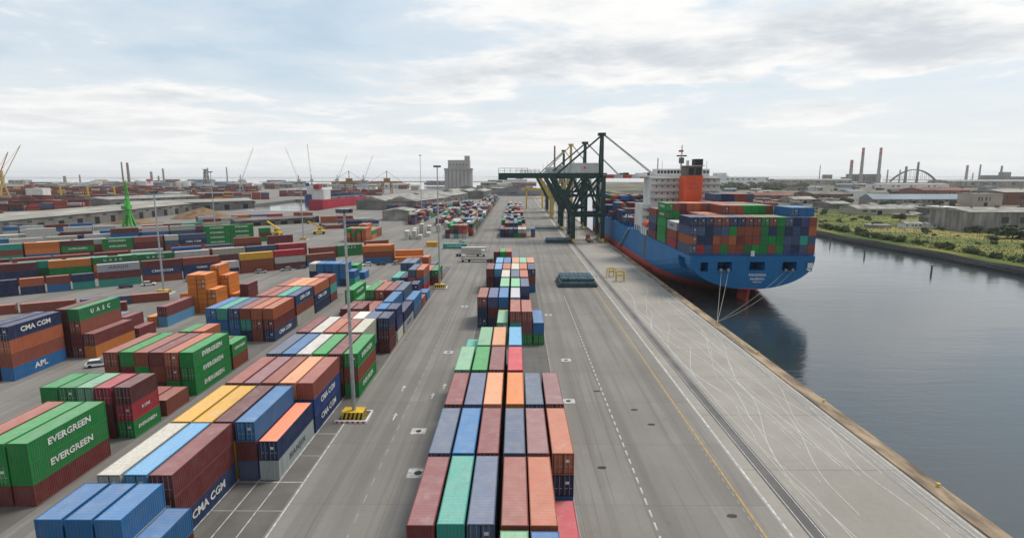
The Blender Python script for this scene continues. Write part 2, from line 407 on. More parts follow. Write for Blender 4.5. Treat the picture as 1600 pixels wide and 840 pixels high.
# ---- stacking areas, rails, painted lines
def sheet(x0, y0, x1, y1, z): return MB().quad((x0, y0, z), (x1, y0, z), (x1, y1, z), (x0, y1, z))
for a in ((-43.2, 20, -26.9, 132), (-46.2, 132, -26.9, 232), (-10.0, 20, 6.9, 260), (-72, 30, -55.3, 178), (-11.5, 336, 7.0, 760), (-42, 336, -25.5, 900)):
    sheet(*a, .004).build('stacking_strip', 'slot', yard)
def vline(x, y0, y1, w=.16, mat='line_white', z=.009, parent=yard): return sheet(x - w / 2, y0, x + w / 2, y1, z).build('painted_line', mat, parent)
def hline(y, x0, x1, w=.16, mat='line_white', z=.013, parent=yard): return sheet(x0, y - w / 2, x1, y + w / 2, z).build('painted_line', mat, parent)
def dashes(x, y0, y1, dash, gap, w=.17, mat='line_white'):
    me = sheet(-w / 2, 0, w / 2, dash, .009).mesh('painted_dash', mat); y = y0
    while y < y1:
        link('painted_dash', me, yard, (x, y, 0)); y += dash + gap
vline(-26.55, 38, 84, .2); vline(-26.55, 100, 230, .14, 'line_faint')
for x in (-43.0, -40.3, -37.65, -35.0, -32.35, -29.7): vline(x, 38, 232, .13)
for k, y in enumerate((40, 47.5, 52.3, 58.6, 64.7, 71.4, 78.0)): hline(y, -43, -26.6, .14, 'line_faint' if k % 2 else 'line_white')
dashes(-17.9, 45, 250, 1.8, 2.0, .15, 'line_faint'); dashes(15.4, 46, 175, 1.35, 1.0, .2)
vline(6.9, 40, 150, .14, 'line_faint'); vline(6.9, 150, 330, .12, 'line_faint'); vline(-10.0, 100, 330, .12, 'line_faint')
for y in (252, 262, 268, 330): hline(y, -30, 28, .3, 'line_faint')
vline(26.7, 40, 190, .22, 'line_yellow'); vline(26.9, 190, 330, .16, 'line_yellow')
dashes(26.25, 46, 80, .7, .9, .14, 'line_faint')
for x, y, s in ((-14.6, 79.0, 1.0), (-12.6, 67.0, 1.25), (9.0, 90.5, 1.0), (-14.6, 117, .9), (10.5, 112, .9), (9.0, 150, .9), (-15.0, 160, .9)):
    bx = sheet(x - 1.1 * s, y - .95 * s, x + 1.1 * s, y + .95 * s, .009).build('painted_square', 'line_white', yard)
    MB().tube((x, y, .006), (x, y, .03), .42 * s, n=14).build('manhole_cover', 'hazard_black', bx)
for x, y in ((-20.3, 96), (-13.0, 97), (-19.3, 84.0), (-14.5, 92.5)):
    MB().quad((x - .12, y - 1.2, .009), (x + .12, y - 1.2, .009), (x + .12, y + .4, .009), (x - .12, y + .4, .009)).quad((x - .4, y + .4, .009), (x + .4, y + .4, .009), (x, y + 1.6, .009)).build('painted_arrow', 'line_white', yard)
for x, y in ((19.5, 87), (21.0, 81.5), (11.4, 68.5), (24.5, 58), (14.5, 95)):
    MB().poly([(x + .55 * math.cos(a * .7) * (1 + .4 * (a % 2)), y + .4 * math.sin(a * .7)) for a in range(9)], .003, .007).build('oil_patch', 'hazard_black', yard)
# crane rails on the apron: landside pair in a dark channel, waterside rail
sheet(31.3, -100, 33.2, LY1, .004).build('rail_channel', 'slot', quay)
for x, w_ in ((31.6, .12), (32.9, .12), (49.0, .12)):
    MB().box(x - w_ / 2, -100, .0, x + w_ / 2, LY1, .05).build('crane_rail', 'steel', quay)
vline(29.55, -20, 900, .26, 'line_white', parent=quay)
vline(33.7, -20, 500, .16, 'line_faint', parent=quay); vline(49.9, -20, 500, .2, 'line_white', parent=quay)
def ribbon(pts, w, z=.008):
    m = MB()
    for (a, b_) in zip(pts, pts[1:]):
        d = Vector((b_[0] - a[0], b_[1] - a[1], 0)).normalized(); nrm = Vector((-d.y, d.x, 0)) * w / 2
        k = len(m.v)
        m.quad((a[0] - nrm.x, a[1] - nrm.y, z), (b_[0] - nrm.x, b_[1] - nrm.y, z), (b_[0] + nrm.x, b_[1] + nrm.y, z), (a[0] + nrm.x, a[1] + nrm.y, z))
    return m
M['line_faint2'] = flat_mat('pale_scuff', (.46, .45, .43), .85, .12, .6)
rs = random.Random(11)
for k in range(16):                               # pale scuff lines wandering along the quay
    x = 34.6 + 13.6 * ((k * .618) % 1); y = 40 + rs.random() * 40; end = y + rs.uniform(50, 170); pts = []; vx = 0; tgt = x
    while y < end:
        pts.append((x, y)); y += 1.2
        if rs.random() < .05: tgt = min(48.8, max(34.3, x + rs.choice((-1, 1)) * rs.uniform(1.5, 7)))
        vx += (max(-.42, min(.42, (tgt - x) * .15)) - vx) * .22; x += vx
    ribbon(pts, rs.choice((.08, .09, .12)), .006 + .0012 * k).build('scuff_line', 'line_white' if k % 3 == 0 else 'line_faint2', quay)
for k in range(4):
    x = 48.0 + .7 * rnd.random(); y = 42; pts = []
    while y < 240:
        pts.append((x + .35 * math.sin(y * .09 + k * 1.7), y)); y += 1.5
    ribbon(pts, .08, .028 + .001 * k).build('scuff_line', 'line_white' if k < 2 else 'line_faint', quay)

# ------------------------------------------------------------------ containers
W_ = 2.438
PAL = {'m': ((.165, .034, .036), 'maroon'), 'd': ((.105, .020, .022), 'dark red'), 'r': ((.275, .070, .042), 'red-brown'), 'o': ((.42, .115, .050), 'rust orange'),
       'O': ((.66, .20, .03), 'bright orange'), 'y': ((.66, .36, .03), 'yellow'), 'b': ((.018, .15, .37), 'blue'), 'n': ((.012, .034, .105), 'navy blue'),
       'N': ((.014, .050, .155), 'navy blue'), 's': ((.060, .105, .190), 'slate blue'), 'l': ((.10, .33, .56), 'light blue'), 'g': ((.004, .25, .050), 'bright green'),
       'h': ((.004, .22, .055), 'green'), 't': ((.035, .33, .27), 'teal'), 'p': ((.16, .40, .23), 'pale green'), 'w': ((.56, .555, .51), 'white'), 'G': ((.40, .43, .45), 'grey'),
       'c': ((.52, .50, .41), 'cream'), 'k': ((.40, .025, .045), 'crimson'), 'P': ((.20, .075, .085), 'mauve'), 'e': ((.62, .27, .12), 'peach orange'), 'u': ((.012, .17, .055), 'dark green'),
       'v': ((.05, .08, .20), 'violet blue'), 'A': ((.014, .06, .26), 'royal blue'), 'H': ((.64, .19, .03), 'bright orange')}
boxes = []            # every container: dict(loc, rot, L, h, code, tier, ntiers, col, row, block, ...)
def stack(x, y, code, L=12.19, rot=0.0, h=2.59, block='', row=0, col=0, z0=0.0, w=W_, **kw):
    z = z0
    for i, c in enumerate(code):
        boxes.append(dict(x=x, y=y, z=z + .012 * (i > 0), rot=rot, L=L, h=h, c=c, tier=i + 1, n=len(code), col=col, row=row, block=block, **kw)); z += h + (.09 if h < 2 else .06 if z0 > 5 else .015)
def fill(code, n, pool='mrrnbGmdstP'):
    """put hidden lower tiers under the visible ones"""
    return ''.join(rnd.choice(pool) for _ in range(n - len(code))) + code
def block(name, cols, rows):
    for ri, (y, L, stacks) in enumerate(rows):
        for ci, s in enumerate(stacks):
            if s in ('', '-'): continue
            n = 3 if len(s) == 1 else len(s)
            if s[0].isdigit(): n = int(s[0]); s = s[1:]
            stack(cols[ci] + rnd.uniform(-.05, .05), y + rnd.uniform(-.12, .12), fill(s, max(n, len(s))), L, block=name, row=ri + 1, col=ci + 1)
CC = [-9.6, -6.93, -4.27, -1.32, 1.34, 4.0]
F40, F20 = 12.19, 6.06
block('centre block', CC, [
    (31.7, F40, ['', '', '', 'p', 'b', '2m']), (44.6, F40, ['m', 't', 's', 'r', 'o', '1k']), (57.5, F40, ['s', 'b', 'm', 's', 'P', 'bno']),
    (70.8, F40, ['m', 's', 'e', 'O', 's', 'P']), (84.1, F40, ['p', 'g', 'm', 'k', '', '']), (97.2, F40, ['2t', 'p', 'e', 'l', '', '']),
    (122.2, F40, ['', '', '2up', 'utr', 'gPr', '2gb']), (137, F40, ['nnr', 'nmv', 'mrb', 'nnG', '', '']), (151.2, F40, ['', '', 'p', 'p', 'nnv', '']),
    (165.6, F40, ['', '', 'w', 's', 'o', '']), (179.8, F40, ['ddm', 'nnl', 'o', 'c', 'o', 'brn']), (193.4, F40, ['', 'l', 'b', 'e', 'p', 'e']),
    (240, F40, ['2dd', '2hg', '2dr', '1s', '', ''])])
PC = [-45.45, -42.8, -40.15, -37.5, -34.85, -32.2, -29.55]
block('lane-side block', PC, [
    (36.5, F20, ['', '', '', '', '2p', '2b', '']),
    (45.1, F20, ['', 'b', 'b', 'b', '2b', '', '']), (52.7, F40, ['', 'w', 'l', 'Nmm', '', '', '']),
    (65.1, F40, ['', 'y', 'y', 'yyd', 'smb', '', '']), (78.4, F40, ['', 'r', 'P', 'r', 'e', 'NAr', '']),
    (91.9, F40, ['', 's', 'b', 'w', 'g', 'm', 'grg']), (105.3, F40, ['', 'm', 'w', 'o', 'r', 'nGc', '']), (116.0, F20, ['', '', '', 'r', 'w', 's', 'ddn']),
    (124.5, F20, ['', '', 'm', 'm', '2r', 'b', 'cnn']), (132, F40, ['', '2m', '2m', 'mr', 'nb', 'nnb', '2Gn']), (145.5, F40, ['ggg', 'hg', 'g', 'r', 'm', 'nns', '2b']),
    (159, F20, ['2p', '2r', '2r', '', '2s', '', '1r']), (167, F20, ['', '2o', '', '2s', '', '2n', '1b']), (178, F40, ['', '', '2t', '2tn', 'ros', 'kso', '']),
    (192, F40, ['', '', 's', 's', '2r', 'ro', '2mh']), (206, F20, ['', '2n', '2b', '', 'o', '2s', ''])])
# orange stack with navy base right at the near edge of the lane-side block: two tiers in the sixth column
stack(PC[5], 65.2, 'Gn', F40, block='lane-side block', row=4, col=6, roofc=(.72, .16, .06))
QC = [-71.3, -68.65, -66.0, -63.4, -60.75, -58.1]
block('second block from the lane', QC, [
    (52.4, F20, ['', '', '', '1y', '', '']), (59.2, F40, ['', '', '2g', 'r', 'mgg', 'mgg']), (76.3, F20, ['', 'h', 'h', 'p', 'ddk', 'gkd']),
    (84.2, F20, ['', '', '', '1r', '1r', '1r']), (92.5, F40, ['mrr', 'rmg', 'mgr', 'drm', 'gro', 'ggg']), (105.6, F20, ['', '', 'g', 'o', '2m', '2rg']),
    (113.8, F20, ['', '1n', '1n', '', '', '']), (124.6, F40, ['nbb', 'tbt', 'bbv', 'ntr', 'rro', 'Nmo']), (138.2, F40, ['', '', 'r', 'r', 'crt', 'crN']), (151.4, F40, ['2b', '2b', 'r', 'e', 'mNe', 'nNo']),
    (164.8, F20, ['', '', '', '', 'r', 'mtr']), (190, F20, ['3nc', 'bbb', 'bnb', 'bbb', 'nbb', '2b']), (203, F20, ['', '', '', '2b', '2g', '1b'])])
RC = [-103.9, -101.25, -98.6, -95.95, -93.3, -90.65]
block('leftmost block along the lanes', RC, [
    (99.0, F40, ['', '3b', '4n', 'bron', '', '']), (112.8, F40, ['', '', '', '4dddd', 'mmru', 'Om']), (126.2, F20, ['', '', '', '2ms', '2mm', '1m']),
    (137.2, F40, ['', '', '', '', '1O', 'lm'])])
# half-height orange racks piled up beside it
for k, (x, y, nn, cc) in enumerate(((-93.3, 151.6, 4, 'O'), (-90.6, 151, 8, 'O'), (-87.95, 151, 8, 'O'), (-85.3, 151, 5, 'O'), (-85.3, 158.4, 7, 'O'), (-88, 158.4, 9, 'O'), (-82.6, 158.4, 3, 'O'), (-80, 158.6, 5, 'm'))):
    stack(x, y, cc * nn, F20, h=1.28, block='pile of half-height racks', row=1, col=k + 1)
# the yard turned away from the lanes
TH = R(38.0); UX = Vector((math.cos(TH), math.sin(TH))); NX = Vector((-math.sin(TH), math.cos(TH))); W0 = Vector((-143.7, 188.5))
def turned(n_off, u0, items, row, name='turned yard', c0=1):
    u = u0
    for k, it in enumerate(items):
        if isinstance(it, (int, float)): u += it; continue
        L = F40
        if it and it[0] == '/': L = F20; it = it[1:]
        if it and it != '-':
            n = 3 if len(it) == 1 else len(it)
            if it[0].isdigit(): n = int(it[0]); it = it[1:]
            p = W0 + UX * u + NX * (n_off + rnd.uniform(-.25, .25))
            if n_off > 5 and n_off not in (95, 108) and rnd.random() < .22: it = it[:-1] or it; n = max(1, n - 1)
            # local +y runs along UX; local x then points towards the camera side
            stack(p.x, p.y, fill(it, max(n, len(it))), L, rot=TH - R(90), block=name, row=row, col=k + c0)
        u += L + (.55 if n_off < 5 else rnd.choice((.5, .8, 1.4, 3.2)))
turned(0, -39.6, ['2nn', '/2nn', '/2no', '/2br', '/2tn'], 1)
turned(0, 0, ['tmG', 'rNm', 'NNr', '/2nw', 'rry', 'mwk', 'br'], 1, c0=6)
turned(21, -56, ['3mo', 'rdO', 'dnd', 'mhO', 'rOu', 'ruu', 'mmw', 'rmc', 'dms', 'mmk', '2r', '2hu', '2b'], 2)
turned(23.7, -62, ['3rm', '3m', 'dnr', 'rut', 'rut', 'rup', 'rmG', 'rmr', '', 'mmr'], 3)
turned(60, -80, ['2mr', '2mt', '2rw', '2rd', '2gr', '2mr', '2mm', '2nG', '2rb', '2ms', 'rmr', '3m'], 4)
turned(95, -49.5, ['3mr', 'trt', 'bHH', 'mgd', 'rgg', 'mmr', '/rsw', 'rNs'], 5)
turned(97.7, -75, ['3rt', '3tt', '3tr', 'mrr', 'mrc', 'mrw', 'rwb', 'NhN'], 6)
turned(121, -75, ['3mr', '3ro', '3tw', '3rw', 'rrc', '3Ng', 'rbbm', 'bbbw', 'mnsw', '3on'], 7)
turned(123.7, -96, ['3w', '3r', '3w', '3m', '3b', '3c', '3n', '3w', '3b', '3r'], 8)
turned(146, -120, ['3rs', '3wc', '3rw', '3rb', '3cw', '3rw', 'uuw', 'nwww', 'ubmw', 'nmb', '3mo', '3br', '3nm'], 9)
turned(148.7, -120, ['3w', '3r', '3c', '3u', '3m', '3b', '3w', '3c', '3r', '3w'], 10)
turned(172, -140, ['2rw', '2wn', '2wc', '2nw', '2rr', '2wb', '2cw', '2mr', '2rw', '2wn', '2on', '2rc', '2w'], 11)
turned(108, 50, ['gggg', 'gggg', '/3gmg'], 12)
turned(30, 96, ['2r', '2mr'], 3, c0=11)
# single boxes in front of the turned yard and the orange pair
for k, (x, y, c, L, a) in enumerate(((-150.5, 146.5, 'r', F40, 29), (-138.6, 152.5, 'r', F40, 29), (-126.5, 158.5, 's', F40, 29), (-118.2, 163.5, 'ro'[0], F40, 29), (-122, 150, 'm', F40, 29))):
    stack(x, y, c, L, rot=R(a - 90), block='single row before the turned yard', row=1, col=k + 1)
for k, (x, y, c, a) in enumerate(((-66.5, 241, 'bro', 14), (-53.5, 246, 'OO', 14), (-53.2, 243, 'o', 14), (-66.2, 245.5, 'OOO', 14))):
    stack(x, y, c.replace('o', 'H'), F40, rot=R(a - 90), block='pair of orange stacks beyond the lanes', row=1, col=k + 1)
stack(-38.0, 292, 't', F40, rot=R(-90), block='open ground past the lanes', row=1, col=1)
stack(-27, 277, 'w', F40, rot=R(-88), block='open ground past the lanes', row=1, col=2)
stack(-48, 300, 'y', F20, rot=R(-90), block='open ground past the lanes', row=1, col=3)
stack(9.5, 345, 'rb', F20, block='open ground past the lanes', row=1, col=4)
# far blocks up the quay
def random_block(name, cols, y0, y1, pool, nmin=1, nmax=3, skip=.12, pitch=12.9):
    y = y0; r = 1
    while y < y1:
        base = rnd.randint(nmin, nmax)
        for ci, x in enumerate(cols):
            if rnd.random() < skip: continue
            stack(x, y, ''.join(rnd.choice(pool) for _ in range(max(nmin, min(nmax, base + rnd.choice((-1, 0, 0, 1)))))), F40, block=name, row=r, col=ci + 1)
        y += pitch; r += 1
POOL = 'mmrrronnbsshtwGcPdd'
random_block('far left-hand block', PC[1:], 338, 640, POOL, 2, 3, .05)
random_block('far centre block', CC, 343, 400, 'nnbsrhcwm', 2, 3, .03)
random_block('far centre block', CC, 415, 470, POOL, 1, 2, .12); random_block('far centre block', CC, 500, 690, POOL, 1, 2, .2)
random_block('far blocks beside the sheds', [-62, -59.3, -56.6, -53.9], 420, 720, POOL, 1, 3, .15)
random_block('far blocks beside the sheds', [-88, -85.3, -82.6, -79.9, -77.2], 430, 640, POOL, 1, 3, .2)
random_block('far left-hand block', PC[1:], 660, 900, POOL, 1, 3, .15, 13.2)
random_block('orange heap beyond the lanes', [-100, -97, -94, -91, -88], 318, 345, 'OOoorhoO', 1, 3, .3)
def field(name, x, y, ang, nu, nn, pool, nmax=3, du=12.9, dn=2.75, skip=.25):
    ua = Vector((math.cos(R(ang)), math.sin(R(ang)))); na = Vector((-ua.y, ua.x))
    for i in range(nu):
        for j in range(nn):
            if rnd.random() < skip or j % 7 == 6: continue
            p = Vector((x, y)) + ua * (i * du) + na * (j * dn)
            stack(p.x, p.y, ''.join(rnd.choice(pool) for _ in range(rnd.randint(1, nmax))), F40, rot=R(ang - 90), block=name, row=j + 1, col=min(20, i + 1))
RED = 'rrrmmdmdrokyGcns'
field('red-brown fields on the far left', -620, 560, 20, 12, 14, RED, 4); field('red-brown fields on the far left', -760, 720, 15, 18, 13, RED, 4)
field('red-brown fields on the far left', -480, 840, 25, 8, 13, RED, 4); field('red-brown fields on the far left', -900, 980, 10, 24, 12, RED, 5)
field('red-brown fields on the far left', -250, 440, 40, 7, 5, 'rrmOtGbk', 2, skip=.4)
field('low stacks behind the turned yard', -265, 395, 38, 5, 4, 'rmbGwct', 2, skip=.5); field('low stacks behind the turned yard', -205, 430, 20, 6, 6, 'rmdoyGnk', 2, skip=.45); field('low stacks behind the turned yard', -330, 350, 40, 5, 3, 'wcGrbm', 2, skip=.4)
field('red-brown fields on the far left', -560, 430, 12, 11, 9, RED, 3, skip=.35); field('red-brown fields on the far left', -420, 1000, 20, 14, 12, RED, 4); field('red-brown fields on the far left', -1100, 1200, 8, 40, 12, RED, 5, skip=.4)
field('far blocks beside the sheds', -135, 395, 30, 3, 10, POOL, 2, skip=.4); field('far blocks beside the sheds', -118, 560, 60, 9, 8, POOL, 3, skip=.3)
# white reefers standing in the open
k = 0
for x, y, c in ((-66, 330, 'ww'), (-62, 332, 'ww'), (-58.6, 331, 'w'), (-64, 345, 'ww'), (-60, 347, 'www'), (-55.8, 346, 'w'), (-62, 362, 'ww'), (-58, 364, 'ww'), (-53, 372, 'ww'), (-49, 388, 'ww'), (-51.5, 402, 'cw')):
    k += 1; stack(x, y, c, F20, block='white reefers past the lanes', row=1, col=k)

# the ship's deck load (ship frame: port side towards the quay)
SHX, SHY, HB = 75.9, 178.0, 20.1              # ship centre line, transom, half beam
DECK = 12.3
sc = [SHX - 20.25 + 2.535 * i for i in range(16)]
stern = ['snnn', 'rkms', 'snnn', 'snnn', 'oonr'.replace('n', 's'), 'gohr'[:2] + 'gr', 'rosn', 'grrr', 'ggrm', 'rggg'.replace('rggg', 'kgrg'), 'gshk'.replace('h', 'g'), 'ngng'.replace('ngng', 'sggg'), 'svsn', 'nnnv', 'stns', 'sssr' + ''.replace('x', '')]
stern = ['sovn', 'knsn', 'snnn', 'rosr', 'grsr', 'rogn', 'rmrn', 'urrm', 'grrm', 'guug', 'rgnr', 'ghug', 'vsns', 'nsvn', 'stnv', 'rsor']
for i, c in enumerate(stern):
    stack(sc[i], SHY + 1.2, c, F40, h=2.9, z0=DECK + .55, block='stern bay of the ship', row=1, col=i + 1)
stack(sc[13], SHY + 3.5, 'b', F40, rot=R(0), h=2.9, z0=DECK + .55 + 4 * 2.96, block='stern bay of the ship', row=1, col=14)
stack(sc[14] + .02, SHY + 3.5, 'b', F40, h=2.9, z0=DECK + .55 + 4 * 2.96, block='stern bay of the ship', row=1, col=15)
stack(sc[15] + .04, SHY + 3.5, 'b', F40, h=2.9, z0=DECK + .55 + 4 * 2.96, block='stern bay of the ship', row=1, col=16)
b2 = ['krG', 'orG', 'nrs', 'nosr', 'nsoo', 'rmoo', 'mrosr'[:5], 'sorno', 'nromo', 'nrosg', 'nromg', 'osrmg', 'nsror', 'nms', 'rno', 'nsn']
for i, c in enumerate(b2):
    stack(sc[i], SHY + 15.8, c, F40, h=2.9, z0=DECK + .55, block='second bay from the stern', row=2, col=i + 1)
b3 = ['ggggg', 'nsrgr', 'nsrmm', 'nomro', 'nsroo', 'nsorr', 'nmors', 'omnro', 'nsoro', 'nsorm', 'nmros', 'nromr', 'snrom', 'snr', 'nro', 'nso']
for i, c in enumerate(b3):
    stack(sc[i], SHY + 30.3, c, F40, h=2.9, z0=DECK + .55, block='third bay from the stern', row=3, col=i + 1)
b4 = ['mnsr', 'nsmr', 'nrso', 'nsmr', 'nsro', 'nsor', 'nmor', 'omnr', 'nsoro', 'nsorms', 'nsormn', 'nmrosn', 'nromrr', 'snromr', 'snrmrs', 'nso']
for i, c in enumerate(b4):
    stack(sc[i], SHY + 44.8, c, F40, h=2.9, z0=DECK + .55, block='fourth bay from the stern', row=4, col=i + 1)
for r_, (yy, nmx) in enumerate(((284, 1), (298, 2), (312, 2), (326, 3), (352, 3), (366, 4), (380, 4), (398, 4))):
    for i in range(16):
        n = max(0, nmx - rnd.choice((0, 0, 0, 1, 1, 2)))
        if n: stack(sc[i], yy, ''.join(rnd.choice('nnsbrmmogd') for _ in range(n)), F40, h=2.6, z0=DECK + 1.8, block='forward bays of the ship', row=r_ + 1, col=i + 1)

# ---- which containers does one see best from the photograph's spot (those become single objects)
def corners(b):
    ca, sa = math.cos(b['rot']), math.sin(b['rot']); out = []
    for zc in (b['z'], b['z'] + b['h']):
        for px_, py_ in ((0, 0), (W_, 0), (W_, b['L']), (0, b['L'])):
            out.append(Vector((b['x'] + px_ * ca - py_ * sa, b['y'] + px_ * sa + py_ * ca, zc)))
    return out
vv, ff, owner = [], [], []
for bi, b in enumerate(boxes):
    k = len(vv); vv += corners(b)
    for f in ((3, 2, 1, 0), (4, 5, 6, 7), (0, 1, 5, 4), (1, 2, 6, 5), (2, 3, 7, 6), (3, 0, 4, 7)):
        ff.append([k + i for i in f]); owner.append(bi)
bvh = BVHTree.FromPolygons(vv, ff)
seen = [0] * len(boxes)
rot = cam.rotation_euler.to_matrix()
for py_ in range(210, 560, 1):
    for px_ in range(0, 1060):
        d = rot @ Vector(((px_ * 1.5 + .75 - 800) / FPX, -(py_ * 1.5 + .75 - 420) / FPX, -1.0))
        if d.z > 0: continue
        h = bvh.ray_cast(cam.location, d)
        if h[2] is not None: seen[owner[h[2]]] += 1
for b, s in zip(boxes, seen): b['seen'] = s
order = sorted(range(len(boxes)), key=lambda i: -seen[i])
single = [i for i in order[:300] if seen[i] > 0]
print('containers', len(boxes), 'in view', sum(1 for s in seen if s > 2), 'smallest single', seen[single[-1]])

# ---- container meshes, shared by size
def wave(L, pitch, depth):
    """trapezoid corrugation along 0..L as (position, depth)"""
    n = max(3, int(L / pitch)); p = L / n; pts = []
    for i in range(n):
        pts += [(i * p, 0), (i * p + .28 * p, 0), (i * p + .5 * p, depth), (i * p + .78 * p, depth)]
    return pts + [(L, 0)]
_cm = {}
def cmesh(kind, L, h):
    key = (kind, round(L, 2), round(h, 2))
    if key in _cm: return _cm[key]
    m = MB(); P = .12; mats = ['paint']
    if kind == 'frame':
        for x in (0, W_ - P):
            for y in (0, L - P): m.box(x, y, 0, x + P, y + P, h)
        for x in (0, W_ - P):
            m.box(x + .01, P, .01, x + P - .01, L - P, .15); m.box(x + .015, P, h - .10, x + P - .02, L - P, h - .006)
        for y in (0, L - P):
            m.box(P, y + .01, .01, W_ - P, y + P - .01, .15); m.box(P, y + .01, h - .13, W_ - P, y + P - .015, h - .006)
        m.box(P, P, .04, W_ - P, L - P, .12)
    elif kind == 'side_wall':                     # on the x = W_ side, facing +x
        for (a, da), (b_, db) in zip(*(lambda w: (w, w[1:]))(wave(L - 2 * P, .30, .045))):
            m.quad((W_ - .022 - da, P + a, .15), (W_ - .022 - db, P + b_, .15), (W_ - .022 - db, P + b_, h - .10), (W_ - .022 - da, P + a, h - .10))
    elif kind == 'roof':
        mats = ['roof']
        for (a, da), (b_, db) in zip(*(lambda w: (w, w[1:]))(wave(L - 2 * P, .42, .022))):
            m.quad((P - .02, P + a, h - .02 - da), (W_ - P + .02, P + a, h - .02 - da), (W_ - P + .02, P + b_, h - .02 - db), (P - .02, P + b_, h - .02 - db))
    elif kind == 'end_wall':                      # at y = L, facing +y
        for (a, da), (b_, db) in zip(*(lambda w: (w, w[1:]))(wave(W_ - 2 * P, .28, .045))):
            m.quad((W_ - P - a, L - .022 - da, .15), (W_ - P - b_, L - .022 - db, .15), (W_ - P - b_, L - .022 - db, h - .13), (W_ - P - a, L - .022 - da, h - .13))
    elif kind == 'door':                          # left leaf at y = 0
        mats = ['paint', 'tyre']; m.box(P + .01, .03, .16, W_ / 2 - .012, .08, h - .14, mi=1); m.box(P + .075, .022, .24, W_ / 2 - .05, .04, h - .22)
        for z in (.55, h * .5, h - .6): m.box(P + .06, .012, z - .16, W_ / 2 - .06, .025, z + .16)
    elif kind == 'placard':
        mats = ['letter']; m.box(W_ * .62, .002, h * .58, W_ * .62 + .42, .008, h * .58 + .34)
    elif kind == 'lock_rod':
        mats = ['steel']; m.tube((0, -.012, .12), (0, -.012, h - .1), .022, n=6); m.box(-.02, -.035, 1.0, .30, -.012, 1.06)
    elif kind == 'body':                          # whole container as one shell for the ones seen small
        k = 0; t = .03; I = .12
        bm = bmesh.new(); bmesh.ops.create_cube(bm, size=1.0)
        for v in bm.verts: v.co = Vector(((v.co.x + .5) * W_, (v.co.y + .5) * L, (v.co.z + .5) * h))
        fs = [f for f in bm.faces if f.normal.z > -.5]
        for f in fs:
            nr = f.normal.copy(); top = nr.z > .5
            bmesh.ops.inset_individual(bm, faces=[f], thickness=I, depth=-.02 if top else -.045)
        bm.faces.ensure_lookup_table()
        me = bpy.data.meshes.new('container_body')
        for f in bm.faces: f.material_index = 1 if (f.normal.z > .5) else 0
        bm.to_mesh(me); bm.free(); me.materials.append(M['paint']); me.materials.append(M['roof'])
        _cm[key] = me; return me
    _cm[key] = m.mesh('container_' + kind, *mats); return _cm[key]

# ---- lettering as thin flat print
_tm = {}
def text_mesh(txt, size, mat='letter', spacing=1.0, align='CENTER', wide=1.0, bold=.03):
    key = (txt, size, mat, spacing, wide, bold)
    if key in _tm: return _tm[key]
    cu = bpy.data.curves.new('lettering', 'FONT'); cu.body = txt; cu.size = size; cu.align_x = align; cu.align_y = 'CENTER'
    cu.space_character = spacing; cu.offset = bold * size; cu.extrude = .002; cu.resolution_u = 2
    o = bpy.data.objects.new('lettering', cu); COL.objects.link(o)
    bpy.context.view_layer.update()
    me = bpy.data.meshes.new_from_object(o.evaluated_get(bpy.context.evaluated_depsgraph_get()))
    bpy.data.objects.remove(o)
    me.name = 'lettering'; me.materials.clear(); me.materials.append(M[mat])
    if wide != 1.0:
        for v in me.vertices: v.co.x *= wide
    _tm[key] = me; return me
LINE = {'g': ('EVERGREEN', 1.15, 1.0, 'letter', 1.12), 'N': ('CMA CGM', 1.3, 1.0, 'letter', 1.15), 'A': ('CMA CGM', 1.3, 1.0, 'letter', 1.1), 'u': ('UASC', 1.25, 2.4, 'letter', 1.0), 'b': (None,), 'G': ('HANJIN', 1.15, 1.35, 'letter_dark', 1.1), 'H': (None,)}
SPECIAL = {}
def lettering(root, b):
    c = b['c']; L, h = b['L'], b['h']
    key = (b['block'], b['row'], b['col'], b['tier'])
    spec = SPECIAL.get(key) or LINE.get(c)
    if not spec or not spec[0] or h < 2: return False
    txt, size, sp, mt, wide = spec
    if L < 8: size *= .62
    me = text_mesh(txt, size, mt, sp, wide=wide)
    for side in (1, -1):
        o = link('lettering', me, root)
        o.location = (W_ + .004 if side > 0 else -.004, L / 2, h * .54)
        o.rotation_euler = (R(90), 0, R(90) if side > 0 else R(-90))
    return True
SPECIAL[('leftmost block along the lanes', 1, 4, 1)] = ('APL', 1.5, 1.0, 'letter', 1.2)
SPECIAL[('leftmost block along the lanes', 1, 4, 4)] = ('CMA CGM', 1.3, 1.0, 'letter', 1.15)
SPECIAL[('second block from the lane', 3, 6, 2)] = ('K LINE', 1.0, 1.0, 'letter', 1.0)
SPECIAL[('open ground past the lanes', 1, 1, 1)] = ('CHINA SHIPPING', 1.0, 1.0, 'letter', 1.0)
SPECIAL[('turned yard', 1, 7, 2)] = ('CMA CGM', 1.2, 1.0, 'letter', 1.2)
SPECIAL[('turned yard', 1, 8, 2)] = ('MAERSK', 1.0, 1.0, 'letter', 1.0)

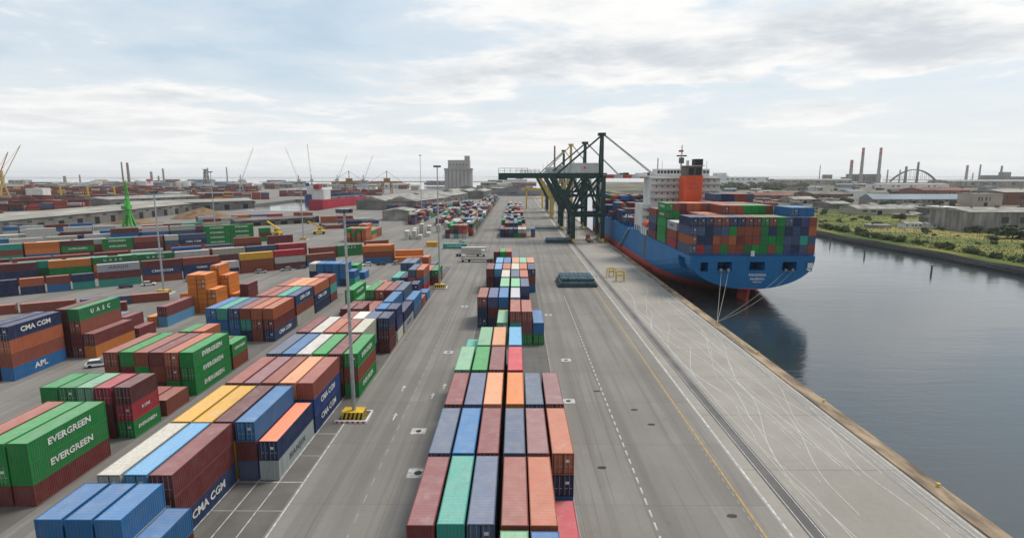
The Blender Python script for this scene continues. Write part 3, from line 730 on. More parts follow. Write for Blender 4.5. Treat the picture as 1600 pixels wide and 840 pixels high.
def shade_of(b):
    c = Vector(PAL[b['c']][0]) * .70; j = random.Random(int(b['x'] * 31 + b['y'] * 17 + b['z'] * 7))
    f = j.uniform(.86, 1.14); t = (j.uniform(.95, 1.05), j.uniform(.95, 1.05), j.uniform(.95, 1.05))
    return (c.x * f * t[0], c.y * f * t[1], c.z * f * t[2], 1.0)
stack_n = {}
for b in boxes:
    k = (b['block'], b['row'], b['col']); stack_n[k] = max(stack_n.get(k, 0), b['tier'])
used_labels = {}
def container_label(b, lettered):
    colour = PAL[b['c']][1]; top = stack_n[(b['block'], b['row'], b['col'])]
    tier = 'only tier' if top == 1 else 'top tier' if b['tier'] == top else 'bottom tier' if b['tier'] == 1 else ordw(b['tier']) + ' tier'
    size = 'short' if b['L'] < 8 else 'long'
    what = 'rack' if b['h'] < 2 else 'container'
    bl = b['block']
    if 'bay' in bl and 'forward' not in bl or bl in ('pile of half-height racks', 'white reefers past the lanes', 'open ground past the lanes') or 'single row' in bl or 'pair' in bl:
        t = f"{colour} {size} {what}, {tier}, {ordw(b['col'])} stack, {bl}"
    else:
        t = f"{colour} {size} {what}, {tier}, {ordw(b['col'])} stack of {ordw(b['row'])} row, {bl}"
    return t
def tint(o, c):
    o.color = c
    for ch in o.children: tint(ch, c)
for i in single:
    b = boxes[i]; L, h = b['L'], b['h']; c = shade_of(b); flip = rnd.random() < .5 and 'bay' not in b['block']
    full = b['seen'] >= 55
    lab = None
    kw = dict(loc=(b['x'], b['y'], b['z']), rotz=b['rot'])
    if h < 2: nm, cat = 'half_height_rack', 'rack'
    else: nm, cat = 'shipping_container', 'container'
    if full:
        root = link(nm, None, None, kw['loc'], kw['rotz'])
        link('frame', cmesh('frame', L, h), root)
        link('side_wall', cmesh('side_wall', L, h), root)
        o = link('side_wall', cmesh('side_wall', L, h), root); o.rotation_euler = (0, 0, math.pi); o.location = (W_, L, 0)
        rf = link('roof', cmesh('roof', L, h), root)
        e = link('end_wall', cmesh('end_wall', L, h), root)
        if flip: e.rotation_euler = (0, 0, math.pi); e.location = (W_, L, 0)
        for s in (0, 1):
            dd = link('door', cmesh('door', L, h), root)
            T = Matrix.Identity(4)
            if s: T = Matrix.Translation((W_ / 2 - .0, 0, 0)) @ Matrix.Translation((-.12 + .012, 0, 0))
            if flip: T = Matrix.Translation((W_, L, 0)) @ Matrix.Rotation(math.pi, 4, 'Z') @ T
            dd.matrix_basis = T
            for q in (.36, .86): link('lock_rod', cmesh('lock_rod', L, h), dd, (q, .012, 0))
        lettering(root, b)
        if rnd.random() < .7:
            pl = link('placard', cmesh('placard', L, h), root)
            if flip: pl.rotation_euler = (0, 0, math.pi); pl.location = (W_, L, 0)
        for ch in root.children: tint(ch, c)
        if 'roofc' in b and b['tier'] == b['n']: rf.color = b['roofc'] + (1,)
    else:
        root = link(nm, cmesh('body', L, h), None, kw['loc'], kw['rotz']); root.color = c
        if b['seen'] >= 40: lettering(root, b)
    tag(root, container_label(b, False), cat, b['block'])
# everything past the 300: one object
vs_, fs_, mi_, cs_ = [], [], [], []
sset = set(single)
for i, b in enumerate(boxes):
    if i in sset: continue
    k = len(vs_); vs_ += [tuple(p) for p in corners(b)]; c = shade_of(b)
    for j, f in enumerate(((3, 2, 1, 0), (4, 5, 6, 7), (0, 1, 5, 4), (1, 2, 6, 5), (2, 3, 7, 6), (3, 0, 4, 7))):
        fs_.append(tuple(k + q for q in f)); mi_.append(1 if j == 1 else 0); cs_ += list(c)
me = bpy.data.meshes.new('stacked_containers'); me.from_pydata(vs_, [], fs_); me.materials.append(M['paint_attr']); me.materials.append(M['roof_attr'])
me.polygons.foreach_set('material_index', mi_)
at = me.attributes.new('paint', 'FLOAT_COLOR', 'FACE'); at.data.foreach_set('color', cs_); me.update()
o = link('stacked_containers', me); o['kind'] = 'stuff'; tag(o, 'small coloured containers filling the farther and lower stacks of the yard', 'containers')

# ------------------------------------------------------------------ the container ship
ship = thing('container_ship', 'large blue container ship moored stern-on along the quay', 'ship', (SHX, SHY, 0))
stations = [(0, 19.9, 12.3, 1.5, 19.9, 9.5), (6, 20.0, 12.3, .6, 20, 10), (14, 20.1, 12.3, -1.2, 19.6, 11), (26, 20.1, 12.3, -4, 18, 11.5), (44, 20.1, 12.3, -7, 15, 11), (75, 20.1, 12.3, -8, 9, 9),
            (120, 20.1, 12.3, -8, 4, 4), (205, 20.1, 12.3, -8, 4, 4), (235, 19.2, 12.6, -8, 5, 6), (255, 16, 13.5, -8, 8, 12), (270, 11, 14.8, -8, 9, 16), (282, 5.0, 16, -7, 4.6, 20), (289, .7, 17, -5, .65, 20)]
bm = bmesh.new(); rings = []
NS, NA = 7, 10
for (y, hb, dk, z0, rx, rc) in stations:
    half = [(hb, dk + (z0 + rc - dk) * k / NS) for k in range(NS)]
    half += [(hb - rx + rx * math.cos(a) + .02, z0 + rc - rc * math.sin(a)) for a in [math.pi / 2 * k / NA for k in range(NA + 1)]]
    pts = half + [(-x, z) for x, z in reversed(half)]
    rings.append([bm.verts.new((x, y, z)) for x, z in pts])
for a, b_ in zip(rings, rings[1:]):
    for i in range(len(a)):
        j = (i + 1) % len(a); bm.faces.new((a[i], a[j], b_[j], b_[i]))
bm.faces.new(rings[0]); bm.faces.new(list(reversed(rings[-1])))
bmesh.ops.recalc_face_normals(bm, faces=bm.faces[:])
hull_me = bpy.data.meshes.new('hull'); bm.to_mesh(hull_me); bm.free()
tmp = link('hull', hull_me)
cut = MB()                                       # mooring ports through the transom and the quarter
PORTS = ((-16.6, -14.0, 7.2, 10.3), (-11.2, -6.4, 7.6, 10.5), (-.9, 4.1, 7.6, 10.5), (9.6, 14.2, 7.6, 10.5), (17.3, 18.9, 7.6, 10.5))
for x0, x1, z0, z1 in PORTS: cut.box(x0, -2, z0, x1, 9.0 + .1 * x0, z1)
cut.box(-25, 5.5, 6.6, -16.5, 12.5, 11.0)
cuto = link('cut', cut.mesh('cut', 'dark'))
md = tmp.modifiers.new('ports', 'BOOLEAN'); md.operation = 'DIFFERENCE'; md.object = cuto; md.solver = 'EXACT'
bpy.context.view_layer.update()
full_hull = bpy.data.meshes.new_from_object(tmp.evaluated_get(bpy.context.evaluated_depsgraph_get()))
bpy.data.objects.remove(tmp); bpy.data.objects.remove(cuto)
for nm, mt, up in (('hull', 'hull', True), ('boot_topping', 'boot', False)):
    bm = bmesh.new(); bm.from_mesh(full_hull)
    g = bm.verts[:] + bm.edges[:] + bm.faces[:]
    bmesh.ops.bisect_plane(bm, geom=g, plane_co=(0, 0, 1.75), plane_no=(0, 0, 1), clear_outer=not up, clear_inner=up)
    for f in bm.faces: f.material_index = 0
    me = bpy.data.meshes.new(nm); bm.to_mesh(me); bm.free(); me.materials.clear(); me.materials.append(M[mt]); link(nm, me, ship)
m = MB()                                         # rudder and skeg
m.hexa([(-.5, 3, -7), (.5, 3, -7), (.7, 9, -7), (-.7, 9, -7), (-.35, 1.2, 1.4), (.35, 1.2, 1.4), (.6, 9, 1.2), (-.6, 9, 1.2)]); m.build('rudder', 'boot', ship)
for k, (x0, x1, z0, z1) in enumerate(PORTS):
    fr = MB()
    for a in ((x0 - .25, z0 - .25, x1 + .25, z0), (x0 - .25, z1, x1 + .25, z1 + .25), (x0 - .25, z0, x0, z1), (x1, z0, x1 + .25, z1)): fr.box(a[0], -.12, a[1], a[2], .05, a[3])
    fr = fr.build('mooring_port', 'hull', ship)
    if k in (1, 3):
        for xx in (x0 + 1.2, x1 - 1.2): MB().tube((xx, -.3, z0 - .1), (xx, -.3, z0 + .7), .42, n=10).build('fairlead', 'concrete_pale', fr)
MB().box(-.6, .02, 12.3, .5, .5, 14.0).build('stern_light_post', 'ship_white', ship)
MB().box(17.6, -.25, 8.4, 19.4, -.1, 10.2).build('stern_mark', 'ship_white', ship)
for k, (tx, sz, z) in enumerate((('PAGODA', 1.05, 6.2), ('NASSAU', .95, 4.9), ('9302164', .62, 3.9))):
    o = link('ship_name', text_mesh(tx, sz, 'letter', 1.05, wide=1.25), ship); o.location = (1.9, -.02, z); o.rotation_euler = (R(90), 0, 0)
rail = MB()
for k in range(24): rail.box(-19.8 + k * 1.72, .05, 12.3, -19.72 + k * 1.72, .13, 13.35)
rail.box(-19.85, .04, 13.3, 19.85, .12, 13.4); rail.build('stern_rail', 'ship_blue', ship)
MB().box(-20, 1.0, 12.31, 20, 14, 12.83).build('hatch_cover', 'ship_blue', ship); MB().box(-20, 15.8, 12.31, 20, 28.5, 12.83).build('hatch_cover', 'ship_blue', ship)
MB().box(-20, 30.3, 12.31, 20, 43, 12.83).build('hatch_cover', 'ship_blue', ship); MB().box(-20, 44.6, 12.31, 20, 57.4, 12.83).build('hatch_cover', 'ship_blue', ship)
for k in range(10):                               # forward hatches and lashing bridges
    y0 = 104 + 14.0 * k
    if y0 > 235: break
    hbm = 17.8 if y0 < 215 else 14
    MB().box(-hbm, y0 + .4, 12.35, hbm, y0 + 13, 14.0).build('hatch_cover', 'ship_blue', ship)
    lb = MB()
    for x in [-20 + 4 * q for q in range(11)]: lb.box(x - .2, y0 - .7, 12.3, x + .2, y0 + .1, 18.6)
    for z in (15.2, 18.4): lb.box(-20, y0 - .8, z, 20, y0 + .2, z + .25)
    lb.build('lashing_bridge', 'ship_blue', ship)
for k in range(24):                               # stanchions along the side deck by the quay
    yy = 6 + k * 3.9
    MB().box(-20.05, yy, 12.3, -19.75, yy + .6, 15.2).build('stanchion', 'ship_blue', ship)
# accommodation block
house = MB().box(-19.0, 58, 12.3, 19.0, 74, 25.0).build('deckhouse', 'ship_white', ship)
MB().box(-15.5, 59, 25.0, 15.5, 73, 37.0).build('upper_deckhouse', 'ship_white', house)
MB().box(-20.6, 63, 37.0, 20.6, 72, 37.5).build('bridge_deck', 'ship_white', house)
wh = MB().box(-12, 63.5, 37.5, 12, 71.5, 40.6).build('wheelhouse', 'ship_white', house)
for s in (-1, 1): MB().box(min(s * 16, s * 20.2), 64.5, 37.5, max(s * 16, s * 20.2), 70.5, 38.8).build('bridge_wing', 'ship_white', house)
for z in (15.4, 18.6, 21.8, 26.4, 29.4, 32.4, 35.0):
    wid = 18 if z < 24 else 14.4; yb = 58 if z < 24 else 59
    MB().box(-wid - 1.2, yb - 1.6, z + 1.35, wid + 1.2, yb, z + 1.5).build('deck_gallery', 'ship_white', house)
    for q in range(11):
        x = -wid + 1.5 + q * (2 * wid - 3) / 10.0
        MB().box(x - .35, yb - .03, z, x + .35, yb + .02, z + .75).build('window', 'glass', house)
    MB().box(-wid - 1.2, yb - 1.6, z + 2.45, wid + 1.2, yb - 1.52, z + 2.53).build('gallery_rail', 'ship_white', house)
for q in range(16): MB().box(-11.6 + q * 1.48, 63.44, 38.6, -10.5 + q * 1.48, 63.52, 39.9).build('window', 'glass', house)
for s in (-1, 1): MB().beam((s * 13, 57.0, 13), (s * 16.5, 57.0, 25), .5, 1.0).build('stair', 'ship_white', house)
# funnel, dark top, mast
fn = MB().poly([(-3.2, 46), (3.2, 46), (3.8, 47), (3.8, 55.5), (-3.8, 55.5), (-3.8, 47)], 12.3, 37.6).build('funnel', 'funnel', ship)
MB().poly([(-3.0, 46.4), (3.0, 46.4), (3.4, 47.2), (3.4, 55.0), (-3.4, 55.0), (-3.4, 47.2)], 37.6, 41.6).build('funnel_top', 'wall_dark', fn)
for xx in (-1.5, 1.5): MB().box(xx - 1.1, 46.3, 38.0, xx + 1.1, 46.42, 40.8).build('louvre', 'hazard_black', fn)
MB().box(-2.4, 45.9, 32.2, 2.4, 46.0, 33.0).build('louvre', 'boot', fn); MB().box(-2.4, 45.9, 33.8, 2.4, 46.0, 34.6).build('louvre', 'boot', fn)
MB().box(.2, 47.5, 41.6, 3.6, 52, 44.6).build('exhaust_pipe', 'hazard_black', fn)
MB().tube((-2.2, 50, 41.6), (-2.2, 50, 44.0), .6, n=10).build('exhaust_pipe', 'pale_grey', fn)
MB().box(-3.9, 46.0, 41.6, 3.9, 55.4, 41.9).build('funnel_platform', 'pale_grey', fn)
mst = MB().tube((-2.0, 60, 40.6), (-2.0, 60, 51.0), .5, .25).build('radar_mast', 'ship_white', ship)
MB().box(-4.2, 59.7, 46.0, .2, 60.3, 46.6).build('radar_arm', 'hazard_black', mst); MB().box(-3.4, 59.6, 48.0, -1.4, 60.2, 48.8).build('radar_arm', 'boot', mst); MB().box(-3.0, 59.4, 43.0, -1.0, 60.6, 45.5).build('mast_cabin', 'wall_dark', mst)
for s in (-1, 1): MB().tube((s * 10, 62, 40.6), (s * 10, 62, 44), .12).build('antenna', 'ship_white', ship)
for o_ in (house, fn, mst): o_.location.y += 17.0
for o_ in ship.children:
    if o_.name.startswith('antenna'): o_.location.y += 17.0
# lifeboat on the quay side
lb = MB(); n = 10
for i in range(n):
    t0, t1 = i / n, (i + 1) / n
    lb.tube((-18.5, 49 + 8 * t0, 17.0), (-18.5, 49 + 8 * t1, 17.0), 1.5 * math.sin(math.pi * min(.96, max(.12, t0))) ** .5, 1.5 * math.sin(math.pi * min(.96, max(.12, t1))) ** .5, 10)
lb.build('lifeboat', 'funnel', ship).location.y = 14.0; MB().box(-20.0, 61, 12.3, -17.4, 73, 15.3).build('boat_deck', 'ship_white', ship)
gw = MB().beam((-20.6, 96, 12), (-20.9, 118, .4), .9, .25)
gw.build('gangway', 'pale_grey', ship)
MB().box(-20.2, 62, 1.8, -20.08, 65.5, 12.2).build('pilot_door', 'wall_dark', ship)
# mooring lines from the stern to bollards on the quay edge
def bollard(x, y, label):
    t = thing('bollard', label, 'bollard', (x, y, .16), group='bollards along the quay edge')
    MB().tube((0, 0, 0), (0, 0, .32), .16, .13, 10).build('post', 'yellow', t); MB().tube((0, 0, .32), (0, 0, .44), .22, .22, 10).build('cap', 'yellow', t); return t
for k, y in enumerate((64, 90, 116, 141, 190, 232)):
    bollard(QX - .6, y, f"small yellow mooring bollard, {ordw(k + 1)} from the camera along the quay edge")
def rope(p, q, sag, label, r=.06):
    m = MB(); pts = []
    for i in range(13):
        t = i / 12.0; a = Vector(p).lerp(Vector(q), t); a.z -= sag * 4 * t * (1 - t); pts.append(a)
    for a, b_ in zip(pts, pts[1:]): m.tube(a, b_, r, r, 5)
    tag(m.build('mooring_rope', 'rope'), label, 'rope', 'stern mooring ropes')
for k, (px_, qy) in enumerate(((-9.9, 147.5), (-7.6, 147.5))):
    rope((SHX + px_, SHY - .4, 7.7), (QX - .6 + .1 * k, 141, .5), 1.0, ('outer', 'inner')[k] + ' pale rope hanging from the left stern port to the quay', .055)
for k, px_ in enumerate((10.8, 13.0)):
    rope((SHX + px_, SHY - .4, 7.7), (QX - .6, 141, .5), 1.0 + k, ('left', 'right')[k] + ' thin rope slanting from the right stern port to the quay', .035)

# ------------------------------------------------------------------ quay cranes
def quay_crane(y, label, main, boom_stripes=True, back=-10.0, reach=88.0, apex=59.0, cab=True, name='quay_crane', hx=(31.0, 47.0), boom_up=False):
    t = thing(name, label, 'crane', (0, y, 0), group='quay cranes')
    XL, XW, G, S = 32.3, 49.0, 36.6, 10.0
    for s in (-1, 1):
        yy = s * S
        MB().beam((XL, yy, 2.2), (XL, yy, 16), 2.5, 2.2).build('leg', main, t)
        MB().beam((XL, yy, 15.5), (XL - 11.5, yy * .9, G), 2.1, 2.0).build('leg', main, t)
        MB().beam((XW, yy, 2.2), (XW, yy, G + 1), 2.2, 2.1).build('leg', main, t)
        MB().beam((XL, yy, 15.5), (XW, yy, 15.5), 1.4, 2.0).build('portal_beam', main, t)
        MB().beam((XL + .3, yy, 16.5), (XW - .5, yy * .95, G - .6), 1.1, 1.1).build('brace', main, t)
        MB().beam((XL - 11.0, yy * .9, G - .4), (XL + 3, yy, 16.2), .9, .9).build('brace', main, t)
        for x in (XL, XW):
            bg_ = MB().box(x - .55, yy - 3.6, .75, x + .55, yy + 3.6, 2.3).build('bogie', 'yellow', t)
            for q in (-3, -1.4, 1.4, 3): MB().tube((x - .3, yy + q, .42), (x + .3, yy + q, .42), .40, n=10).build('wheel', 'steel', bg_)
    for x in (XL, XW):
        MB().beam((x, -S, 2.9), (x, S, 2.9), 1.2, 1.3).build('sill_beam', main, t)
        MB().beam((x, -S, 15.5), (x, S, 15.5), 1.0, 1.4).build('tie_beam', main, t)
    MB().beam((XL, -S, 16), (XL, S, 2.5), .45).build('brace', main, t); MB().beam((XL, S, 16), (XL, -S, 2.5), .45).build('brace', main, t)
    for x, z0_, z1_ in ((XW, 2.5, 16), (XW, 16, G), (XL - 5.5, 26, 26.01)):
        if z1_ - z0_ > 1: MB().beam((x, -S, z0_), (x, S, z1_), .7).build('brace', main, t); MB().beam((x, S, z0_), (x, -S, z1_), .7).build('brace', main, t)
        else: MB().beam((x, -S * .95, z0_), (x, S * .95, z0_), 1.0, 1.2).build('tie_beam', main, t)
    for s in (-1, 1):
        MB().beam((XL - 5.6, s * S * .95, 26.2), (XW, s * S, 26.2), .9, 1.0).build('portal_beam', main, t)
        MB().box(XL - 4, s * S - 1.6, 15.9, XW + 1, s * S - .7, 16.05).build('walkway', main, t)
        MB().box(XL - 4, s * S - 1.62, 16.95, XW + 1, s * S - 1.55, 17.05).build('hand_rail', main, t)
    for x in (XL - 11.5, XW): MB().beam((x, -S, G), (x, S, G), 1.1, 1.6).build('cross_beam', main, t)
    for s in (-1, 1):
        MB().box(back, s * 3.2 - .7, G - .6, XW, s * 3.2 + .7, G + 2.4).build('girder', main, t)
    gt = MB()
    for k in range(10): gt.box(back + 1 + k * 6, -3.2, G, back + 1.6 + k * 6, 3.2, G + .6)
    gt.build('girder_tie', main, t)
    hr = MB()                                          # hand rails on the back reach
    for s in (-4.4, 4.4):
        hr.box(back, s - .04, G + 5.0, back + 17, s + .04, G + 5.12); hr.box(back, s - .04, G + 3.6, back + 17, s + .04, G + 3.68)
        for k in range(6): hr.box(back + k * 3.35, s - .05, G + 1.6, back + .12 + k * 3.35, s + .05, G + 5.1)
    hr.build('hand_rail', main, t)['kind'] = 'stuff'
    MB().box(back, -4.6, G - 1.5, back + 5, 4.6, G - .35).build('end_platform', main, t)
    # A-frame
    for s in (-1, 1):
        MB().beam((XW - .3, s * 5.5, G + 1), (XW, s * 1.6, apex), 1.5, 1.4).build('mast', main, t)
        MB().beam((XL - 9, s * 3.2, G + 1.6), (XW - .4, s * 1.4, apex - .6), .8, .8).build('back_stay', main, t)
    MB().box(XW - 2.2, -2.6, apex - .6, XW + 1.8, 2.6, apex + .9).build('mast_head', main, t)
    for z in (G + 8, G + 15): MB().beam((XW, -4.0, z), (XW, 4.0, z), .5).build('mast_tie', main, t)
    # boom over the water
    for s in (-1, 1):
        bm_ = MB().box(XW + .1, s * 2.6 - .4, G - .6, reach, s * 2.6 + .4, G + 1.6).build('boom', 'pale_grey' if boom_stripes else main, t)
        if boom_stripes:
            n = int((reach - XW - 2) / 5.0)
            for k in range(n):
                if k % 2 == 0: MB().box(XW + 2 + k * 5.0, s * 2.6 - .43, G - .55, XW + 2 + (k + 1) * 5.0, s * 2.6 + .43, G + 1.4).build('stripe', 'red', bm_)
        MB().beam((XW + 1, s * 1.4, apex), (reach - 9, s * 2.4, G + 1.6), .45, .5).build('fore_stay', 'pale_grey', t)
    for x in (62., 74., 84.):
        if x < reach: MB().box(x, -3, G + 1.5, x + 2.4, 3, G + 2.6).build('boom_sheave', main, t)
    # stair tower beside the landside legs, trusses under the girder
    st = MB()
    for k in range(11):
        z = 2.5 + k * 3.1; st.beam((XL - 3.2, -S + 1.2, z), (XL - .9, -S + 1.2, z + 3.0), .9, .18) if k % 2 else st.beam((XL - .9, -S + 1.2, z), (XL - 3.2, -S + 1.2, z + 3.0), .9, .18)
    st.build('stair_flight', main, t)
    for x in (XL - 3.4, XL - .7): MB().box(x - .12, -S + .6, 2.5, x + .12, -S + .85, G).build('stair_post', main, t)
    for s in (-1, 1):
        MB().beam((XL - 11.5, s * S * .9, G - .5), (XL - .5, s * 3.2, G - .5), .7).build('brace', main, t)
        MB().beam((XL, s * S, 16), (XL + 8.4, s * 4, G - .4), 1.0).build('brace', main, t); MB().beam((XW, s * S, 16), (XL + 8.4, s * 4, G - .4), .9).build('brace', main, t)
    # machinery house, cab, trolley, ladders, spreader
    mh = MB().box(hx[0], -4.2, G + 2.4, hx[1], 4.2, G + 8.0).build('machinery_house', 'pale_grey', t)
    o = link('lettering', text_mesh('\u25a0', 1.6, 'letter_red'), mh); o.location = ((hx[0] + hx[1]) / 2, -4.22, G + 5.2); o.rotation_euler = (R(90), 0, 0)
    MB().box(back + 27, -2.2, G + 2.4, back + 31, 2.2, G + 5.4).build('control_cabin', 'pale_grey', t)
    MB().box(40, -4.4, G - 3.4, 43, -1.8, G - .8).build('operator_cab', 'pale_grey', t)
    MB().box(38.6, -2.6, G - .9, 44.6, 2.6, G - .3).build('trolley', 'yellow', t)
    for x, yy in ((XL + 1.2, -S), (XW - 1.2, S)):
        ld = MB()
        for k in range(14): ld.box(x - .05, yy - .9, 2.5 + k, x + .9, yy - .3, 2.56 + k)
        for q in (-.05, .85): ld.box(x + q, yy - .62, 2.4, x + q + .08, yy - .55, 16)
        ld.build('stair', main, t)
    MB().tube((28, 0, G + 1.9), (28, 0, G + 13), .12, n=5).build('aerial', main, t)
    return t
quay_crane(327, 'nearest dark green quay crane with white machinery house and striped boom', 'crane_green', apex=60.5)
quay_crane(405, 'dark green quay crane standing second along the quay', 'crane_green', apex=60, reach=82, back=0)
quay_crane(508, 'ochre quay crane behind the two dark green cranes', 'crane_ochre', apex=64, reach=80, back=4, boom_stripes=False)
quay_crane(585, 'dark green quay crane farthest along the quay', 'crane_green', apex=62, reach=78, back=6, boom_stripes=False)
t = thing('yard_gantry', 'small yellow portal crane left of the quay cranes near the dark heap', 'crane', (12, 640, 0))
for x in (0, 18):
    for y in (-6, 6): MB().beam((x, y, 0), (x, y, 22), 1.4).build('leg', 'yellow', t)
    MB().beam((x, -6, 12), (x, 6, 12), 1.1).build('tie_beam', 'yellow', t)
for y in (-6, 6): MB().beam((-6, y, 22), (24, y, 22), 1.4, 2).build('girder', 'yellow', t)
MB().beam((0, -6, 12), (18, -6, 12), 1.0).build('tie_beam', 'yellow', t)

# ------------------------------------------------------------------ light masts with hazard-striped blocks
def light_mast(x, y, h, label, r=.27):
    t = thing('light_mast', label, 'light mast', (x, y, 0), group='floodlight masts of the yard')
    MB().tube((0, 0, 1.2), (0, 0, h), r * 1.25, r * .6, 12).build('pole', 'steel', t)
    MB().tube((0, 0, h - .6), (0, 0, h), .7, .7, 14).build('head_ring', 'steel', t)
    for k in range(8):
        a = k * math.pi / 4; MB().box(-.28, -.22, -.3, .28, .22, .3).build('floodlight', 'glass', t, (.95 * math.cos(a), .95 * math.sin(a), h - .3))
    bl = MB().box(-1.7, -1.1, .12, 1.7, 1.1, 1.35).build('base_block', 'yellow', t)
    for k in range(5):                                # slanted black bands
        x0 = -1.55 + k * .66
        for yy, d in ((-1.105, -1), (1.105, 1)):
            q = [(x0, yy, .15), (x0 + .33, yy, .15), (min(1.69, x0 + .66), yy, 1.32), (x0 + .33, yy, 1.32)]
            MB().quad(*(q if d < 0 else q[::-1])).build('hazard_band', 'hazard_black', bl)
        for xx, d in ((1.705, 1), (-1.705, -1)):
            y0 = -1.0 + k * .4; q = [(xx, y0, .15), (xx, y0 + .2, .15), (xx, min(1.09, y0 + .4), 1.32), (xx, y0 + .2, 1.32)]
            MB().quad(*(q if d > 0 else q[::-1])).build('hazard_band', 'hazard_black', bl)
    MB().box(-2.1, -1.6, 0, 2.1, 1.6, .12).build('base_slab', 'wall_dark', t)
    for yy in (-2.1, 1.85): MB().box(-2.5, yy, 0, 2.5, yy + .25, .42).build('kerb_rail', 'white', t)
    for k in range(6): MB().box(-2.3 + k * .82, -2.11, .05, -1.95 + k * .82, -2.095, .36).build('kerb_mark', 'red', t)
    MB().box(2.25, -1.85, 0, 2.5, 1.85, .42).build('kerb_rail', 'white', t)
    return t
light_mast(-25.6, 83.6, 33.0, 'tall grey light mast beside the lane in front of the lane-side stacks')
light_mast(-25.9, 187, 41.0, 'tall thin light mast at the far end of the lane-side block')
light_mast(-114, 177, 33, 'tall thin light mast before the turned yard on the left')
light_mast(-126, 330, 34, 'thin light mast left of the reach stackers')
light_mast(-190, 352, 40, 'thin light mast behind the turned yard by the white dock water', .3)
light_mast(-84, 500, 55, 'distant light mast standing left of the grey silo', .3)

# ------------------------------------------------------------------ hatch covers, spreader frames and vehicles on the quay lanes
def hatch_stack(x, y, w, l, n, label, mats):
    t = thing('hatch_cover_stack', label, 'hatch cover', (x, y, 0), group='hatch covers laid on the lane'); z = .25
    for k in range(n):
        inset = .5 * k
        p = MB().box(inset, inset * .6, z, w - inset, l - inset * .6, z + .75).build('panel', mats[k % len(mats)], t)
        rb = MB()
        for q in range(7): rb.box(inset + .6 + q * (w - 2 * inset - 1.2) / 6.6, inset * .6 + .1, z + .75, inset + .85 + q * (w - 2 * inset - 1.2) / 6.6, l - inset * .6 - .1, z + .87)
        rb.build('stiffener', mats[k % len(mats)], p); z += .95
    for q in (.5, w - .9): MB().box(q, .3, 0, q + .4, l - .3, .25).build('dunnage', 'wall_dark', t)
    pr = MB()
    for q in range(5): pr.box(.2 + q * w / 4.2, .2, z - .1, .32 + q * w / 4.2, .32, z + .9)
    pr.box(.2, .2, z + .85, w - .4, .3, z + .93); pr.build('guard_rail', mats[0], t)
hatch_stack(14.6, 188, 13.4, 13.5, 3, 'pile of grey-green ship hatch covers left on the lane by the yellow frames', ('hatch_dark', 'hatch'))
hatch_stack(17.0, 314, 14.5, 12.5, 2, 'dark slate hatch cover lying beside the nearest quay crane', ('hatch_dark',))
hatch_stack(14.0, 398, 17, 12.5, 1, 'grey hatch cover lying beside the second quay crane', ('hatch',))
for k, (x, y, lab) in enumerate(((36.4, 199, 'yellow lifting frame nearer the ship on the apron'), (35.0, 207, 'yellow lifting frame farther back on the apron'))):
    t = thing('lifting_frame', lab, 'frame', (x, y, 0), R(20 * k), 'yellow lifting frames on the apron'); t.scale = (.78, .78, .78)
    for a in ((0, 0), (3.6, 0), (0, 2.2), (3.6, 2.2)): MB().box(a[0] - .16, a[1] - .16, 0, a[0] + .16, a[1] + .16, 4.6 - k * .4).build('post', 'yellow', t)
    for z in (2.5, 4.4 - k * .4):
        for yy in (0, 2.2): MB().box(-.15, yy - .15, z, 3.75, yy + .15, z + .32).build('rail', 'yellow', t)
        for xx in (0, 3.6): MB().box(xx - .13, .15, z + .02, xx + .13, 2.05, z + .28).build('rail', 'yellow', t)
def truck(x, y, rz, label, cab, load=None, name='terminal_tractor'):
    t = thing(name, label, 'truck', (x, y, 0), R(rz), 'trucks in the terminal')
    c = MB().hexa([(-1.2, 6.3, .9), (1.2, 6.3, .9), (1.2, 8.4, .9), (-1.2, 8.4, .9), (-1.2, 6.3, 3.2), (1.2, 6.3, 3.2), (1.2, 8.0, 3.2), (-1.2, 8.0, 3.2)]).build('cab', cab, t)
    MB().quad((1.0, 8.43, 1.9), (-1.0, 8.43, 1.9), (-1.0, 8.15, 2.9), (1.0, 8.15, 2.9)).build('windscreen', 'glass', c)
    MB().box(-.6, -6, .9, .6, 6.3, 1.2).build('chassis', 'hazard_black', t); MB().box(-1.2, -6, 1.2, 1.2, 6.0, 1.35).build('flatbed', 'wall_dark', t)
    for s in (-1, 1):
        for yy in (-5, -3.7, 4.6, 7.4): MB().tube((s * 1.0, yy, .5), (s * 1.25, yy, .5), .5, n=12).build('wheel', 'tyre', t)
    return t
truck(-16.0, 245, 90, 'pale grey terminal truck with flat trailer crossing the lane', 'pale_grey'); truck(42.5, 322, 0, 'orange terminal truck waiting under the nearest quay crane', 'funnel')
truck(-22.5, 262, -90, 'white terminal truck on the cross road behind the centre block', 'white')
def car(x, y, rz, label, mat):
    t = thing('parked_car', label, 'car', (x, y, 0), R(rz), 'cars parked in the yard')
    b_ = MB().hexa([(-.85, -2.1, .35), (.85, -2.1, .35), (.85, 2.1, .35), (-.85, 2.1, .35), (-.85, -2.1, .85), (.85, -2.1, .85), (.82, 2.05, .75), (-.82, 2.05, .75)]).build('body', mat, t)
    MB().hexa([(-.8, -1.9, .85), (.8, -1.9, .85), (.8, 1.0, .85), (-.8, 1.0, .85), (-.65, -1.5, 1.42), (.65, -1.5, 1.42), (.65, .3, 1.42), (-.65, .3, 1.42)]).build('window_band', 'glass', b_)
    MB().box(-.66, -1.5, 1.42, .66, .3, 1.47).build('car_roof', mat, b_)
    for s in (-1, 1):
        for yy in (-1.3, 1.35): MB().tube((s * .68, yy, .32), (s * .88, yy, .32), .32, n=12).build('wheel', 'tyre', t)
